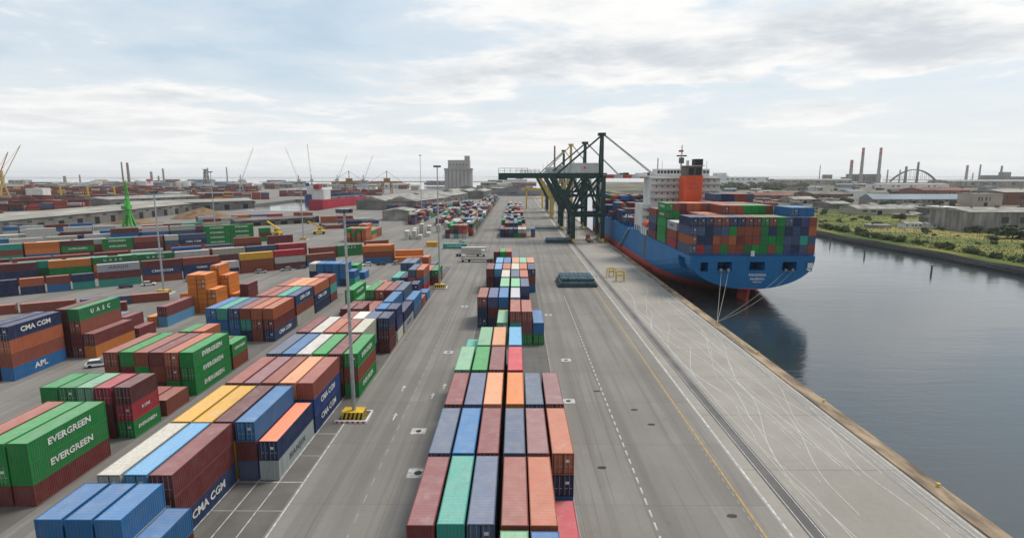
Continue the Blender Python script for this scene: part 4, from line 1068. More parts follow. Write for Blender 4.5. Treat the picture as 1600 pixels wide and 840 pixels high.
M['car_white'] = flat_mat('white_car_paint', (.75, .75, .75), .25, .05, 1, 0, .5); M['car_dark'] = flat_mat('dark_car_paint', (.04, .05, .07), .25, .05, 1, 0, .5); M['car_silver'] = flat_mat('silver_car_paint', (.42, .43, .45), .3, .05, 1, .3, .5)
car(-84.0, 107.5, -65, 'white car parked beside the four-high blue and orange stack', 'car_white')
cl = (((-128, 191, 'white', 'below the teal container'), (-133, 186.5, 'dark', 'below the teal container'), (-118, 199, 'silver', 'by the left light mast'), (-100, 216, 'silver', 'below the yellow and red-brown stack'), (-92.5, 222, 'silver', 'just right of the yellow and red-brown stack'),
       (-88, 226, 'dark', 'below the crimson and white stack'), (-79, 222, 'white', 'behind the red roofs of the second block'), (-74, 224, 'dark', 'near the blue stacks behind the second block'), (-63, 234, 'white', 'in front of the orange stacks, leftmost'), (-57.5, 235.5, 'dark', 'in front of the orange stacks, middle'), (-51, 237.5, 'silver', 'in front of the orange stacks, rightmost'),
       (-31, 318, 'white', 'between the white reefers and the far block'), (-30, 305, 'dark', 'by the teal container on the open ground')))
for x, y, c, w_ in cl: car(x, y, rnd.choice((-52, -60, 120)), f"{c} car parked {w_}", 'car_' + c)
def reach_stacker(x, y, rz, label):
    t = thing('reach_stacker', label, 'reach stacker', (x, y, 0), R(rz), 'reach stackers on the open ground')
    MB().box(-2, -4, 1.0, 2, 3.6, 2.3).build('chassis', 'yellow', t); c = MB().box(-.9, -1.6, 2.3, .9, .6, 4.0).build('cab', 'yellow', t)
    MB().box(-.92, -1.3, 2.9, .92, .3, 3.7).build('cab_window', 'glass', c)
    MB().beam((0, -3.4, 3.4), (0, 6.4, 8.6), .9, 1.0).build('boom', 'yellow', t); MB().box(-3.1, 5.8, 7.0, 3.1, 7.0, 7.6).build('spreader', 'hazard_black', t)
    MB().beam((0, 6.4, 8.4), (0, 6.4, 7.4), .6).build('rotator', 'hazard_black', t)
    for s in (-1, 1):
        for yy in (-2.8, 2.6): MB().tube((s * 1.4, yy, .85), (s * 2.2, yy, .85), .85, n=14).build('wheel', 'tyre', t)
reach_stacker(-153, 355, 70, 'yellow reach stacker standing left of the thin mast on the open ground'); reach_stacker(-128, 362, 110, 'yellow reach stacker standing right of the thin mast on the open ground')

# ------------------------------------------------------------------ port sheds, heaps and ships on the left
def shed(x, y, w, l, h, rz, label, roof='roof_pale', wall='wall_dark', ridge=2.5, doors=6, name='warehouse', cat='warehouse', side=1, bays=1):
    t = thing(name, label, cat, (x, y, 0), R(rz))
    w0 = MB().box(0, 0, 0, w, l, h).build('wall', wall, t)
    for b_ in range(bays):
        a, c = w * b_ / bays, w * (b_ + 1) / bays
        rf = MB(); e = .6
        rf.hexa([(a - e * (b_ == 0), -e, h), (c + e * (b_ == bays - 1), -e, h), (c + e * (b_ == bays - 1), l + e, h), (a - e * (b_ == 0), l + e, h), ((a + c) / 2 - .2, -e, h + ridge), ((a + c) / 2 + .2, -e, h + ridge), ((a + c) / 2 + .2, l + e, h + ridge), ((a + c) / 2 - .2, l + e, h + ridge)])
        rf.build('roof', roof, t)
    for k in range(doors):
        yy = l * (k + .5) / doors
        MB().box(w - .05, yy - 2.6, .05, w + .06, yy + 2.6, h * .62).build('door', 'dark', t)
        MB().box(w - .05, yy + l / doors / 2 - 2.2, h * .70, w + .05, yy + l / doors / 2 - .2 + 2, h * .84).build('window', 'glass', t)
    return t
shed(-386, 320, 60, 250, 9, 1, 'long low warehouse with pale roof at the left edge beyond the yard', doors=14)
shed(-409, 581, 38, 120, 9, -44, 'long pale-roofed warehouse slanting away behind the brown earth heap')
shed(-520, 660, 60, 120, 10, -20, 'pale flat warehouse far left behind the long low one', 'concrete_pale')
shed(-112, 470, 24, 30, 8, 0, 'small cream building with a row of dark windows beyond the lanes', 'roof_pale', 'concrete_pale', 2, 4, 'office_building', 'building')
shed(-176, 620, 70, 110, 10, -12, 'wide grey gabled warehouse right of the red ship', 'concrete_pale', 'wall_dark', 5, 4, bays=2)
shed(-150, 760, 60, 120, 10, -8, 'grey warehouse roof behind the gabled one', 'concrete_pale', 'wall_dark', 4, 4, bays=2)
shed(-120, 900, 70, 90, 12, -5, 'low grey warehouse left of the silo', 'roof_pale', 'wall_dark', 3, 4, bays=3)
shed(-215, 420, 14, 60, 4.5, -48, 'low dark shed behind the reach stackers', 'wall_dark', 'wall_dark', 1, 6)
# earth heap
def heap(x, y, rx, ry, h, mat, name, label, cat, seed=1, cone=1.3):
    rr = random.Random(seed); m = MB(); n, k = 28, 8; idx = {}
    for j in range(k + 1):
        t = j / k
        for i in range(n):
            a = 2 * math.pi * i / n; r = (1 - t) * (1 + .12 * math.sin(3 * a + seed) + .06 * rr.uniform(-1, 1))
            idx[j, i] = len(m.v); m.v.append((rx * r * math.cos(a), ry * r * math.sin(a), h * t ** (1 / cone) * (1 + .05 * rr.uniform(-1, 1)) - .02))
    for j in range(k):
        for i in range(n): m.f.append((idx[j, i], idx[j, (i + 1) % n], idx[j + 1, (i + 1) % n], idx[j + 1, i])); m.m.append(0)
    return tag(m.build(name, mat, None, (x, y, 0)), label, cat)
heap(-280, 500, 25, 20, 9.5, 'mound', 'earth_heap', 'brown earth heap between the warehouses and the white dock water', 'heap', 2)
heap(-300, 440, 22, 10, 4, 'mound', 'earth_heap', 'low reddish earth bank at the foot of the green crane', 'heap', 5)
M['coal'] = flat_mat('dark_grey_heap', (.045, .047, .058), .95, .25, .05)
for k, (x, y, rx, h) in enumerate(((-95, 1080, 80, 17), (5, 1060, 70, 19), (70, 1120, 50, 15))):
    heap(x, y, rx, 45, h, 'coal', 'coal_heap', ('left', 'middle', 'right')[k] + ' dark coal heap closing the quay beyond the far blocks', 'heap', 3 + k)
# ships in the basin
def small_ship(x, y, rz, L, hull, label, house='ship_white', cranes=0, hh=10):
    t = thing('cargo_ship', label, 'ship', (x, y, -3), R(rz), 'cargo ships in the left docks')
    B = L * .075
    MB().poly([(-B, 0), (B, 0), (B, L * .8), (B * .5, L * .94), (0, L), (-B * .5, L * .94), (-B, L * .8)], -1, hh).build('hull', hull, t)
    h_ = MB().box(-B * .85, L * .04, hh, B * .85, L * .16, hh + 12).build('deckhouse', house, t)
    MB().box(-B * .4, L * .02, hh + 12, B * .4, L * .07, hh + 17).build('funnel', hull, h_)
    for k in range(5): MB().box(-B * .7, L * (.2 + .14 * k), hh, B * .7, L * (.31 + .14 * k), hh + 2).build('hatch', 'wall_dark', t)
    for k in range(cranes):
        yy = L * (.26 + .2 * k); c = MB().tube((0, yy, hh), (0, yy, hh + 15), 1.2, n=8).build('deck_crane', 'yellow', t)
        MB().beam((0, yy, hh + 13), (0, yy + L * .13, hh + 20), .9).build('jib', 'yellow', c)
M['hull_red'] = flat_mat('crimson_hull_paint', (.36, .02, .045), .5, .15, .1); M['hull_navy'] = flat_mat('navy_hull_paint', (.02, .05, .19), .5, .15, .1); M['hull_rust'] = flat_mat('rusty_hull_paint', (.25, .07, .05), .6, .3, .1)
small_ship(-228, 640, -14, 120, 'hull_red', 'crimson hulled cargo ship at the right end of the white dock water', hh=13)
small_ship(-318, 850, -60, 90, 'hull_navy', 'navy hulled cargo ship across the dock behind the crimson one', hh=12, cranes=0)
small_ship(-700, 800, -75, 170, 'hull_rust', 'long rust-red cargo ship far left beyond the pale roofs', cranes=3, hh=10)
small_ship(-1000, 1550, 80, 180, 'hull_red', 'distant red-brown freighter on the left skyline', cranes=2, hh=12)
# level-luffing cranes, the green one nearest
def jib_crane(x, y, h, jib, az, label, mat, base=7.0, name='harbour_crane', up=60, thick=1.0):
    t = thing(name, label, 'crane', (x, y, 0), R(az), 'harbour cranes on the left')
    for a in ((-1, -1), (1, -1), (1, 1), (-1, 1)): MB().beam((a[0] * base / 2, a[1] * base / 2, 0), (a[0] * base / 5, a[1] * base / 5, h * .42), 1.1 * thick).build('leg', mat, t)
    MB().box(-base / 4, -base / 4, h * .40, base / 4, base / 4, h * .5).build('slewing_ring', mat, t)
    MB().tube((0, 0, h * .5), (0, 0, h), 1.6 * thick, 1.2 * thick, 8).build('tower', mat, t)
    c = MB().box(-2.2, -4.5, h * .62, 2.2, 2.2, h * .74).build('machinery_house', mat, t)
    e = (0, jib * math.cos(R(up)), h * .72 + jib * math.sin(R(up)))
    for s in (-1, 1): MB().beam((s * 1.2, 1.5, h * .72), (s * .25, e[1], e[2]), .55 * thick).build('jib', mat, t)
    lt = MB()
    for k in range(1, 9):
        q = k / 9; lt.beam((-1.2 * (1 - q), 1.5 + (e[1] - 1.5) * q, h * .72 + (e[2] - h * .72) * q), (1.2 * (1 - q), 1.5 + (e[1] - 1.5) * min(1, q + .08), h * .72 + (e[2] - h * .72) * min(1, q + .08)), .3 * thick)
    lt.build('lacing', mat, t); MB().beam((0, -3, h * .74), (0, 0, h), .5 * thick).build('stay', mat, t); MB().beam((0, 0, h), e, .22 * thick).build('stay', mat, t)
M['green_machine'] = flat_mat('bright_green_crane_paint', (.05, .36, .05), .5, .2, .2)
jib_crane(-288, 415, 21, 18, 10, 'bright green harbour crane with upright jib beyond the turned yard', 'green_machine', 6, up=88, thick=1.3)
jib_crane(-820, 900, 45, 60, -40, 'ochre harbour crane with raised jib at the left edge of the skyline', 'crane_ochre', 12, up=62, thick=1.6)
jib_crane(-835, 905, 40, 50, -30, 'rust-red harbour crane beside the ochre one at the left edge', 'red', 12, up=66, thick=1.5)
for k, (x, y, j, az, up, lab) in enumerate(((-560, 1150, 72, -50, 66, 'left of the wide lagoon gap'), (-480, 1250, 80, 60, 62, 'leaning left above the navy ship'), (-455, 1260, 80, 40, 80, 'almost upright above the navy ship'), (-410, 1300, 60, -60, 66, 'above the crimson ship, left of a pair'), (-350, 1300, 60, -60, 66, 'above the crimson ship, right of a pair'))):
    jib_crane(x, y, 38, j, az, 'faint grey harbour crane ' + lab, 'steel', 10, up=up, thick=.7)
def portal_unloader(x, y, label, mat):
    t = thing('bulk_unloader', label, 'crane', (x, y, 0), R(25), 'orange bulk unloaders')
    for a in ((-9, -7), (9, -7), (-9, 7), (9, 7)): MB().beam((a[0], a[1], 0), (a[0] * .9, a[1], 22), 1.6).build('leg', mat, t)
    MB().box(-34, -3, 22, 30, 3, 25).build('bridge', mat, t); MB().box(-6, -4, 25, 6, 4, 31).build('machinery_house', mat, t)
    MB().beam((0, 0, 30), (0, 0, 46), 1.4).build('mast', mat, t); MB().beam((0, 0, 45), (-32, 0, 25), .5).build('stay', mat, t); MB().beam((0, 0, 45), (28, 0, 25), .5).build('stay', mat, t)
M['rust_crane'] = flat_mat('rust_orange_crane_paint', (.30, .15, .055), .6, .2, .1)
portal_unloader(-330, 1120, 'left rust-orange bulk unloader above the crimson ship', 'rust_crane'); portal_unloader(-262, 1150, 'right rust-orange bulk unloader above the grey gabled warehouse', 'rust_crane')
# grain silo
t = thing('grain_silo', 'tall grey concrete grain silo with stepped top on the skyline', 'silo', (-188, 1500, 0))
for k in range(7): MB().tube((5 + k * 10.3, 0, -1), (5 + k * 10.3, 0, 52), 5.6, n=16).build('silo_cell', 'silo', t)
MB().box(0, 1, 0, 72, 30, 51).build('core', 'silo', t); MB().box(-1, -6, 51, 73, 31, 55).build('parapet', 'silo', t); MB().box(9, -2, 55, 66, 28, 76).build('headhouse', 'silo', t); MB().box(53, -2.4, 76, 66, 14, 87).build('lift_tower', 'silo', t)
for k in range(6): MB().box(14 + k * 8.5, -2.3, 62, 17 + k * 8.5, -1.9, 66).build('window', 'glass', t)

# ------------------------------------------------------------------ skyline: chimneys, masts, tanks and blocks
def chimney(x, y, h, r, label, bands=0, mat='concrete_pale', base=0, group='chimneys on the skyline'):
    t = thing('chimney', label, 'chimney', (x, y, base), group=group)
    r *= .72; MB().tube((0, 0, 0), (0, 0, h), r, r * .72, 14).build('shaft', mat, t)
    for k in range(bands):
        z1 = h - k * h * .115; q = r * (1 - .28 * (z1 / h))
        MB().tube((0, 0, z1 - h * .055), (0, 0, z1 + .01), q * 1.06, q * 1.05, 14).build('red_band', 'red', t)
    return t
def at(px, Y): return (px - 806) * (Y * .986 + 5) / 875.
def hgt(py, Y): return 38 - Y * math.tan(PITCH + math.atan((py - 420) / FPX))
for px, top, Y, r, bands, lab in ((1326, 250, 2500, 11, 3, 'short stout chimney with red bands left of the power station'), (1342, 231, 2500, 10, 2, 'tall power station chimney, left of the twin pair'), (1369, 231, 2500, 10, 2, 'tall power station chimney, right of the twin pair'),
        (1383, 265, 2600, 5, 0, 'small grey stack right of the twin chimneys'), (1402, 265, 2600, 5, 0, 'thin stack left of the arch bridge'), (1411, 260, 2500, 9, 0, 'stubby dark stack under the left end of the arch bridge'), (1429, 253, 2500, 8, 0, 'dark stack rising through the arch bridge'),
        (1505, 258, 2600, 9, 0, 'pale stack, thick one of two right of the arch bridge'), (1525, 257, 2600, 6, 0, 'pale stack, thin one of two right of the arch bridge'), (1515, 270, 2600, 4, 0, 'short thin stack between two pale stacks'), (1558, 259, 2500, 7, 0, 'dark stack beside the square tower at the right edge'),
        (190, 253, 2300, 5, 0, 'pale thin chimney left of the dark one on the left skyline'), (199, 254, 2300, 8, 3, 'dark banded chimney on the left skyline'), (98, 275, 2200, 9, 0, 'short grey chimney near the left edge'), (122, 273, 2200, 5, 0, 'thin grey chimney near the left edge'),
        (235, 268, 2300, 8, 0, 'short grey stack, leftmost of the left refinery'), (254, 263, 2300, 6, 0, 'pale tall stack of the left refinery'), (246, 275, 2300, 6, 0, 'squat stack between the two refinery stacks'), (324, 262, 2300, 4, 0, 'thin stack of the left refinery tower'), (319, 266, 2300, 3, 0, 'thinnest stack beside the left refinery tower'), (354, 261, 2300, 4, 0, 'lone thin grey stack right of the left refinery'),
        (1026, 247, 1500, 2.5, 0, 'lone thin mast behind the crane boom'), (1278, 258, 2600, 3, 0, 'thin mast left of the dark block on the right skyline'), (866, 228, 1500, 4, 2, 'banded chimney behind the dark green cranes')):
    chimney(at(px, Y), Y, hgt(top, Y), r, lab, bands, 'concrete_pale' if 'dark' not in lab else 'wall_dark')
t = thing('power_station', 'grey power station hall under the twin chimneys', 'building', (at(1331, 2520), 2520, 0))
MB().box(0, 0, 0, 120, 60, hgt(272, 2520)).build('hall', 'wall_dark', t); MB().box(-22, 5, 0, 0, 60, hgt(277, 2520)).build('annexe', 'wall_dark', t)
for k in range(9): MB().box(6 + k * 13, -.5, 12, 12 + k * 13, .2, 30).build('window', 'glass', t)
# arch bridge
t = thing('arch_bridge', 'dark steel arch bridge on the right skyline', 'bridge', (at(1388, 2700), 2700, 0)); span = at(1460, 2700) - at(1388, 2700)
for yy in (-5, 5):
    ar = MB(); pts = []
    for k in range(25):
        q = k / 24; pts.append((span * q, yy, 6 + (hgt(265, 2700) - 6) * 4 * q * (1 - q)))
    for a, b_ in zip(pts, pts[1:]): ar.beam(a, b_, 3.0, 3.4)
    ar.build('arch', 'hazard_black', t); hg = MB()
    for p in pts[2:-2:2]: hg.beam(p, (p[0], p[1], 14), .8)
    hg.build('hanger', 'hazard_black', t)
MB().box(-30, -6, 12, span + 30, 6, 15).build('deck', 'wall_dark', t)
M['brick_red'] = flat_mat('red_brick_wall', (.18, .08, .06), .9, .25, .03); M['roof_blue'] = flat_mat('blue_grey_sheet_roof', (.15, .20, .245), .7, .15, .03); M['cream_wall'] = flat_mat('cream_wall', (.34, .31, .25), .9, .15, .04); M['beige_wall'] = flat_mat('beige_grey_wall', (.25, .235, .215), .9, .36, .22, stretchv=(1, 1, .15))
def bld(px0, px1, ybot, ytop, depth, label, wall, roof='concrete_pale', name='industrial_building', windows=0, ridge=0.0, base=.75):
    """a building standing where its foot meets the ground, with real width and height"""
    a = PITCH + math.atan((ybot - 420) / FPX); Y = (38 - base) / math.tan(a)
    x0, x1 = at(px0, Y), at(px1, Y); h = hgt(ytop, Y) - base
    t = thing(name, label, 'building', (x0, Y, base)); w = x1 - x0
    MB().box(0, 0, 0, w, depth, h).build('wall', wall, t)
    if ridge: MB().hexa([(-.5, -.5, h), (w + .5, -.5, h), (w + .5, depth + .5, h), (-.5, depth + .5, h), (-.5, depth * .45, h + ridge), (w + .5, depth * .45, h + ridge), (w + .5, depth * .55, h + ridge), (-.5, depth * .55, h + ridge)]).build('roof', roof, t)
    else: MB().box(-.4, -.4, h, w + .4, depth + .4, h + .5).build('roof', roof, t)
    rb = random.Random(int(px0 * 7 + ybot * 3))
    for k in range(rb.randint(1, 4) if w > 12 else 0):
        vx, vy, vw = rb.uniform(.1, .85) * w, rb.uniform(.42, .55) * depth, rb.uniform(.8, 2.2); MB().box(vx, vy, h + ridge * .9, vx + vw, vy + vw, h + ridge + rb.uniform(.8, 2.0)).build('roof_vent', 'wall_dark', t)
    if w > 25 and rb.random() < .8: dx_ = rb.uniform(.2, .8) * w; MB().box(dx_ - 2.2, -.07, .05, dx_ + 2.2, .03, min(4.5, h * .7)).build('door', 'dark', t)
    for k in range(windows):
        if rb.random() < .4: continue
        xx = w * (k + rb.uniform(.3, .7)) / windows; ww = w / windows * rb.uniform(.1, .28)
        MB().box(xx - ww, -.06, h * .45, xx + ww, .04, h * .75).build('window', 'glass', t)
    return t
bld(1510, 1680, 362, 331, 36, 'big beige factory with ribbed wall at the right edge', 'beige_wall', 'concrete_pale', windows=7, ridge=2)
bld(1466, 1512, 352, 341, 22, 'dark grey factory wing left of the big beige factory', 'wall_dark', 'concrete_pale', windows=6, ridge=2)
bld(1338, 1442, 335, 326, 30, 'long white-roofed shed in the meadow, behind the small white house', 'cream_wall', 'concrete_pale', windows=6, ridge=3)
bld(1443, 1460, 336, 325, 20, 'dark end building joined to the long white shed', 'wall_dark', 'wall_dark', windows=2)
bld(1414, 1440, 356, 349, 9, 'small white house in the meadow, left of two', 'white', 'concrete_pale', windows=4, ridge=1.2, name='small_house')
bld(1448, 1471, 356, 350, 9, 'small white house in the meadow, right of two', 'white', 'concrete_pale', windows=3, ridge=1.2, name='small_house')
bld(1360, 1392, 356, 352, 8, 'low pale concrete ruin in the meadow', 'concrete_pale', 'concrete_pale', windows=2, name='ruin')
bld(1473, 1500, 332, 324, 26, 'pale low shed left of the cream tower block', 'white', 'white', windows=3)
bld(1517, 1562, 322, 303, 25, 'cream office block standing above the sheds', 'cream_wall', 'concrete_pale', windows=8)
bld(1562, 1660, 320, 300, 50, 'brick-red factory at the right edge behind the cream block', 'brick_red', 'roof_pale', windows=8, ridge=3)
bld(1362, 1510, 319, 311, 30, 'long blue-grey roofed hall in the middle of the right bank', 'beige_wall', 'roof_blue', windows=16, ridge=6)
bld(1327, 1352, 312, 299, 40, 'blue-white hall left of the long blue-grey roof', 'white', 'roof_blue', windows=4, ridge=2)
bld(1440, 1512, 308, 297, 60, 'dark red brick sheds behind the blue-grey hall', 'brick_red', 'brick_red', windows=8, ridge=4)
bld(1368, 1480, 295, 288, 50, 'very long white warehouse before the power station', 'white', 'concrete_pale', windows=12, ridge=3)
bld(1480, 1700, 293, 283, 90, 'long grey hall at the right edge of the skyline', 'beige_wall', 'concrete_pale', windows=14, ridge=4)
bld(1540, 1556, 284, 274, 60, 'navy storage tank block at the right of the skyline', 'hatch_dark', 'hatch_dark'); bld(1564, 1574, 284, 269, 40, 'square grey tower at the right of the skyline', 'wall_dark', 'wall_dark')
bld(1574, 1660, 284, 276, 60, 'dark low plant at the right edge of the skyline', 'hatch_dark', 'wall_dark'); bld(1289, 1298, 285, 273, 40, 'dark block tower behind the ship on the skyline', 'wall_dark', 'wall_dark')
bld(1210, 1330, 289, 281, 60, 'long grey shed on the skyline above the stern of the ship', 'beige_wall', 'concrete_pale', windows=10, ridge=4); bld(1270, 1330, 312, 303, 60, 'brown brick works above the ship stern', 'brick_red', 'wall_dark', windows=6, ridge=4)
bld(1180, 1240, 311, 305, 50, 'red tiled sheds behind the ship deck load', 'brick_red', 'brick_red', windows=6, ridge=4); bld(1240, 1275, 318, 311, 40, 'pale sheds right of the red tiled ones', 'concrete_pale', 'roof_pale', windows=5, ridge=3)
bld(1130, 1200, 284, 277, 70, 'white works right of the ship funnel on the skyline', 'white', 'concrete_pale', windows=8); bld(1118, 1136, 292, 284, 50, 'white sheds close right of the ship deckhouse', 'white', 'white', windows=3)
bld(1298, 1330, 326, 318, 40, 'brown flat sheds right of the stern load', 'wall_dark', 'roof_pale', windows=5, ridge=2)
# left-hand skyline: many small port buildings, tanks and stores
rl = random.Random(21); kinds = [('white', 'concrete_pale', 'white'), ('wall_dark', 'roof_pale', 'dark grey'), ('brick_red', 'brick_red', 'brick-red'), ('beige_wall', 'concrete_pale', 'beige'), ('roof_blue', 'roof_blue', 'blue-grey'), ('cream_wall', 'roof_pale', 'cream')]
zones = [('left of the green crane', 0, 180), ('between green crane and earth heap', 205, 300), ('above the white dock water', 330, 450), ('above the crimson ship', 470, 600), ('left of the silo', 600, 690), ('right of the silo', 740, 800)]
specs = []
for k in range(110):
    zi = rl.choice((0, 0, 0, 1, 1, 2, 2, 3, 3, 4, 5)); zn, a, b_ = zones[zi]
    yb = rl.choice((286, 288, 289, 291, 293, 295, 297, 299, 303, 307)) + rl.uniform(-1, 1)
    if zi > 1 and yb > 298: yb -= 10
    specs.append((zi, rl.uniform(a, b_), rl.uniform(8, 40), yb, rl.uniform(2.5, 7), rl.randrange(6), rl.uniform(15, 45), rl.choice((0, 2, 3))))
num = {}
for zi, px0, wpx, yb, hh, ki, dp, rg_ in sorted(specs, key=lambda q: (q[0], q[1])):
    kd = kinds[ki]; key = (zi, ki); num[key] = num.get(key, 0) + 1
    bld(px0, px0 + wpx, yb, yb - hh, dp, f"{kd[2]} port building {zones[zi][0]}, {ordw(num[key])} {kd[2]} one from left", kd[0], kd[1], windows=0 if wpx < 14 else int(wpx / 7), ridge=rg_, base=0, name='port_building')['group'] = 'port buildings on the left skyline'
# loose small sheds between the larger ones on the right bank
rzones = [('behind the ship', 1120, 1270), ('left of the power station', 1275, 1340), ('below the arch bridge', 1345, 1470), ('near the right edge', 1475, 1600)]
specs = []
for k in range(96):
    zi = rl.choice((0, 0, 1, 2, 2, 3, 3)); zn, a, b_ = rzones[zi]
    specs.append((zi, rl.uniform(a, b_), rl.uniform(5, 26), rl.uniform(289, 340) if zi > 1 else rl.uniform(287, 322), rl.uniform(2, 5.5), rl.randrange(6), rl.uniform(8, 22), rl.choice((0, 0, 1.5, 2.5))))
num = {}
for zi, px0, wpx, yb, hh, ki, dp, rg_ in sorted(specs, key=lambda q: (q[0], q[1])):
    kd = kinds[ki]; key = (zi, ki); num[key] = num.get(key, 0) + 1
    bld(px0, px0 + wpx, yb, yb - hh, dp, f"small {kd[2]} shed {rzones[zi][0]}, {ordw(num[key])} {kd[2]} shed from left", kd[0], kd[1], windows=0 if wpx < 14 else 3, ridge=rg_, name='small_shed')['group'] = 'small sheds on the right bank'
for k, (px, yb, r, h, lab) in enumerate(((214, 290, 14, 16, 'white storage tank, leftmost by the left refinery'), (278, 291, 14, 14, 'white storage tank right of the left refinery'), (290, 291, 12, 15, 'pale tank beside the white one'), (1190, 285, 16, 14, 'pale storage tank right of the ship funnel'), (1212, 285, 14, 12, 'small pale tank farther right of the funnel'), (150, 290, 12, 14, 'pale tank left of the thin chimney'), (380, 284, 12, 12, 'pale tank on the lagoon shore'))):
    Y = 38 / math.tan(PITCH + math.atan((yb - 420) / FPX)); t = thing('storage_tank', lab, 'tank', (at(px, Y), Y, 0))
    MB().tube((0, 0, 0), (0, 0, h), r, r, 20).build('shell', 'white', t); MB().tube((0, 0, h), (0, 0, h + 3), r, .5, 20).build('tank_roof', 'concrete_pale', t)
t = thing('refinery_tower', 'lattice refinery tower on the left skyline', 'tower', (at(321, 2250), 2250, 0))
for a in ((-8, -8), (8, -8), (8, 8), (-8, 8)): MB().beam((a[0], a[1], 0), (a[0] * .5, a[1] * .5, 58), 2.5).build('leg', 'wall_dark', t)
for z in (16, 30, 44, 57): MB().box(-8, -8, z, 8, 8, z + 3).build('platform', 'wall_dark', t)

# ------------------------------------------------------------------ plants on the right bank
def crown_mesh(seed, n, rx, ry, rz, leaf, mat='leaf'):
    rr = random.Random(seed); m = MB(); lobes = [(rr.uniform(-.55, .55), rr.uniform(-.55, .55), rr.uniform(.25, .8), rr.uniform(.35, .6)) for _ in range(7)]
    for _ in range(n):
        lx, ly, lz, lr = rr.choice(lobes); d = Vector((rr.gauss(0, 1), rr.gauss(0, 1), rr.gauss(0, 1))).normalized() * lr * rr.uniform(.55, 1.05)
        c = Vector(((lx + d.x) * rx, (ly + d.y) * ry, max(.03, (lz + d.z * .7)) * rz)); s = leaf * rr.uniform(.6, 1.4)
        nrm = (d + Vector((rr.uniform(-.6, .6), rr.uniform(-.6, .6), rr.uniform(-.2, .9)))).normalized(); a = nrm.orthogonal().normalized() * s; b_ = nrm.cross(a).normalized() * s * rr.uniform(.5, 1)
        m.quad(c - a, c - b_ * .8, c + a, c + b_)
    return m.mesh('crown', mat)
bushes = []
for k in range(5): bushes.append((crown_mesh(40 + k, 620, 1.0, 1.0, 1.0, .13, 'leaf'), MB().tube((0, 0, -.1), (.03, .02, .55), .05, .02, 6).tube((0, 0, .1), (-.25, .1, .5), .03, .012, 5).tube((0, 0, .1), (.22, -.15, .55), .03, .012, 5).mesh('trunk', 'bark')))
trees = []
for k in range(3): trees.append((crown_mesh(70 + k, 900, 1.0, 1.0, 1.0, .11, 'leaf_dark'), bushes[0][1]))
def plant(x, y, r, h, label, group, kind=bushes, name='bush', cat='bush', z=.7):
    t = thing(name, label, cat, (x, y, z), rnd.uniform(0, 6.28), group)
    c, tr = rnd.choice(kind); o = link('crown', c, t); o.scale = (r, r, h); o2 = link('trunk', tr, t); o2.scale = (h, h, h)
def nth(n): return str(n) + ('th' if 10 < n % 100 < 20 else {1: 'st', 2: 'nd', 3: 'rd'}.get(n % 10, 'th'))
hedge_n = [0]
def hedge_lab():
    hedge_n[0] += 1; return f"rounded green bush, {nth(hedge_n[0])} from the right in the row along the far water edge"
y = 195.
while y < 470:
    y += rnd.uniform(2.0, 6.5)
    if rnd.random() < .12: y += 10
    r = rnd.uniform(1.6, 3.6); plant(bank_x(y) + rnd.uniform(10.5, 17), y, r, r * rnd.uniform(.8, 1.25), hedge_lab(), 'bushes along the far water edge')
y = 470.
while y < 800: y += rnd.uniform(9, 22); r = rnd.uniform(2, 4.5); plant(bank_x(y) + rnd.uniform(9, 24), y, r, r * .9, hedge_lab(), 'bushes along the far water edge')
for k in range(150):
    y = rnd.uniform(205, 640); x = bank_x(y) + rnd.uniform(20, 190); r = rnd.choice((rnd.uniform(1.0, 2.2), rnd.uniform(1.4, 4.6)))
    plant(x, y, r, r * rnd.uniform(.5, 1.3), 'low scattered bush in the rough meadow behind the water edge', 'bushes scattered over the meadow')
for k, (px, yb, w, h) in enumerate(((1580, 372, 9, 7), (1604, 372, 9, 6), (1552, 364, 5, 4), (1500, 352, 6, 7), (1518, 362, 5, 5), (1405, 345, 5, 6), (1370, 352, 4, 3), (1460, 350, 4, 5))):
    Y = 37.2 / math.tan(PITCH + math.atan((yb - 420) / FPX)); plant(at(px, Y), Y, w, h, ('dark bushy tree before the big beige factory, left one', 'dark bushy tree before the big beige factory, right one', 'small dark bush left of the two bushy trees', 'dark tree between the houses and the grey factory wing', 'dark bush at the foot of the big beige factory', 'dark tree before the long white shed', 'dark bush near the low concrete ruin', 'dark bush between the two small white houses')[k], None, trees, 'leafy_tree', 'tree')
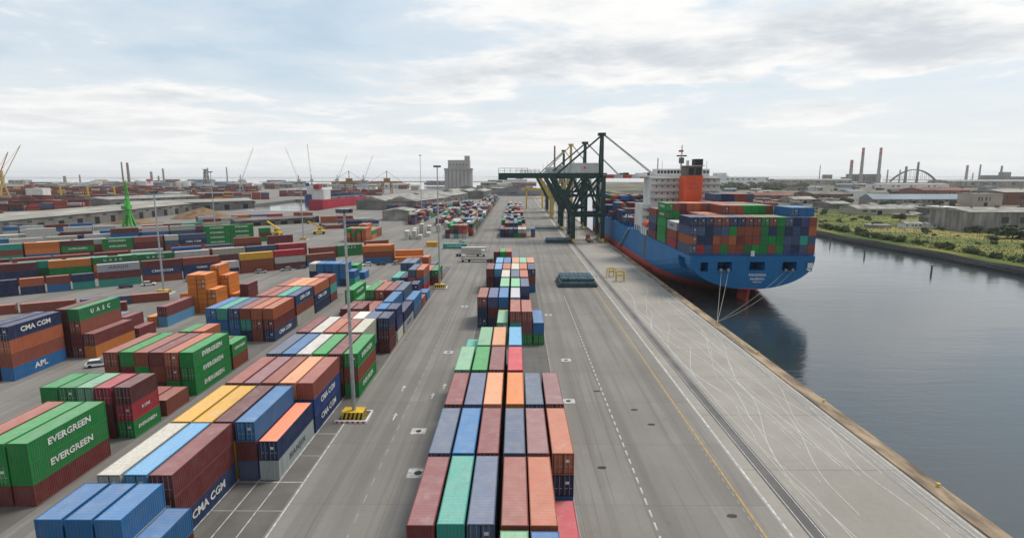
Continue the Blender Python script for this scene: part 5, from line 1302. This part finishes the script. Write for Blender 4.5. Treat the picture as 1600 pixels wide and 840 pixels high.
for k in range(130):
    px = rnd.choice((rnd.uniform(1118, 1260), rnd.uniform(1118, 1260), rnd.uniform(1260, 1600))); yb = rnd.uniform(289, 297) if px < 1260 else rnd.uniform(291, 330)
    Y = 37.2 / math.tan(PITCH + math.atan((yb - 420) / FPX)); r = rnd.uniform(6, 12) * (1.3 if px < 1260 else .8)
    plant(at(px, Y), Y, r, rnd.uniform(7, 12) * (1 if px < 1260 else .7), 'dark tree in the belt behind the ship and between the sheds', 'trees of the far belt', trees, 'leafy_tree', 'tree')
gm = MB(); rg = random.Random(4)
for k in range(20000):
    y = 195 + 430 * rg.random() ** 1.5; x = bank_x(y) + 8.5 + 210 * rg.random() ** 1.6; hgt_ = rg.uniform(.25, .75); a = rg.uniform(0, 3.14); dx, dy = math.cos(a) * hgt_ * .6, math.sin(a) * hgt_ * .6
    gm.quad((x - dx, y - dy, .7), (x + dx, y + dy, .7), (x + dx * .5 + rg.uniform(-.2, .2), y + dy * .5, .7 + hgt_))
g_ = gm.build('meadow_grass', 'grass'); g_['kind'] = 'stuff'; tag(g_, 'rough dry grass tufts covering the meadow on the far bank', 'grass')
# navigation posts in the water off the far bank
for k, (px, py, lab) in enumerate(((1298, 381, 'left'), (1352, 398, 'middle'), (1457, 425, 'right'))):
    Y = 41. / math.tan(PITCH + math.atan((py - 420) / FPX)); t = thing('mooring_post', f"{lab} dark mooring post standing in the water off the far bank", 'post', (at(px, Y), Y, -5), group='mooring posts off the far bank')
    MB().tube((0, 0, 0), (0, 0, 5.2), .38, .34, 10).build('pile', 'wall_dark', t); MB().tube((0, 0, 5.2), (0, 0, 6.0), .30, .12, 10).build('cap', 'white' if k == 2 else 'wall_dark', t)

# ------------------------------------------------------------------ haze over the lagoon
hz, ht, hb_ = new_mat('haze')
ht.nodes.remove(hb_); pv = N(ht, 'ShaderNodeVolumePrincipled'); pv.inputs['Color'].default_value = (.95, .97, 1.0, 1); pv.inputs['Density'].default_value = .00005; pv.inputs['Anisotropy'].default_value = .2
ht.links.new(pv.outputs[0], ht.nodes['Material Output'].inputs['Volume'])
h_ = MB().box(-24500, -400, -10, 24500, 25500, 165).build('haze', [hz]); h_['kind'] = 'stuff'; tag(h_, 'thin pale haze hanging over the port and lagoon', 'haze')
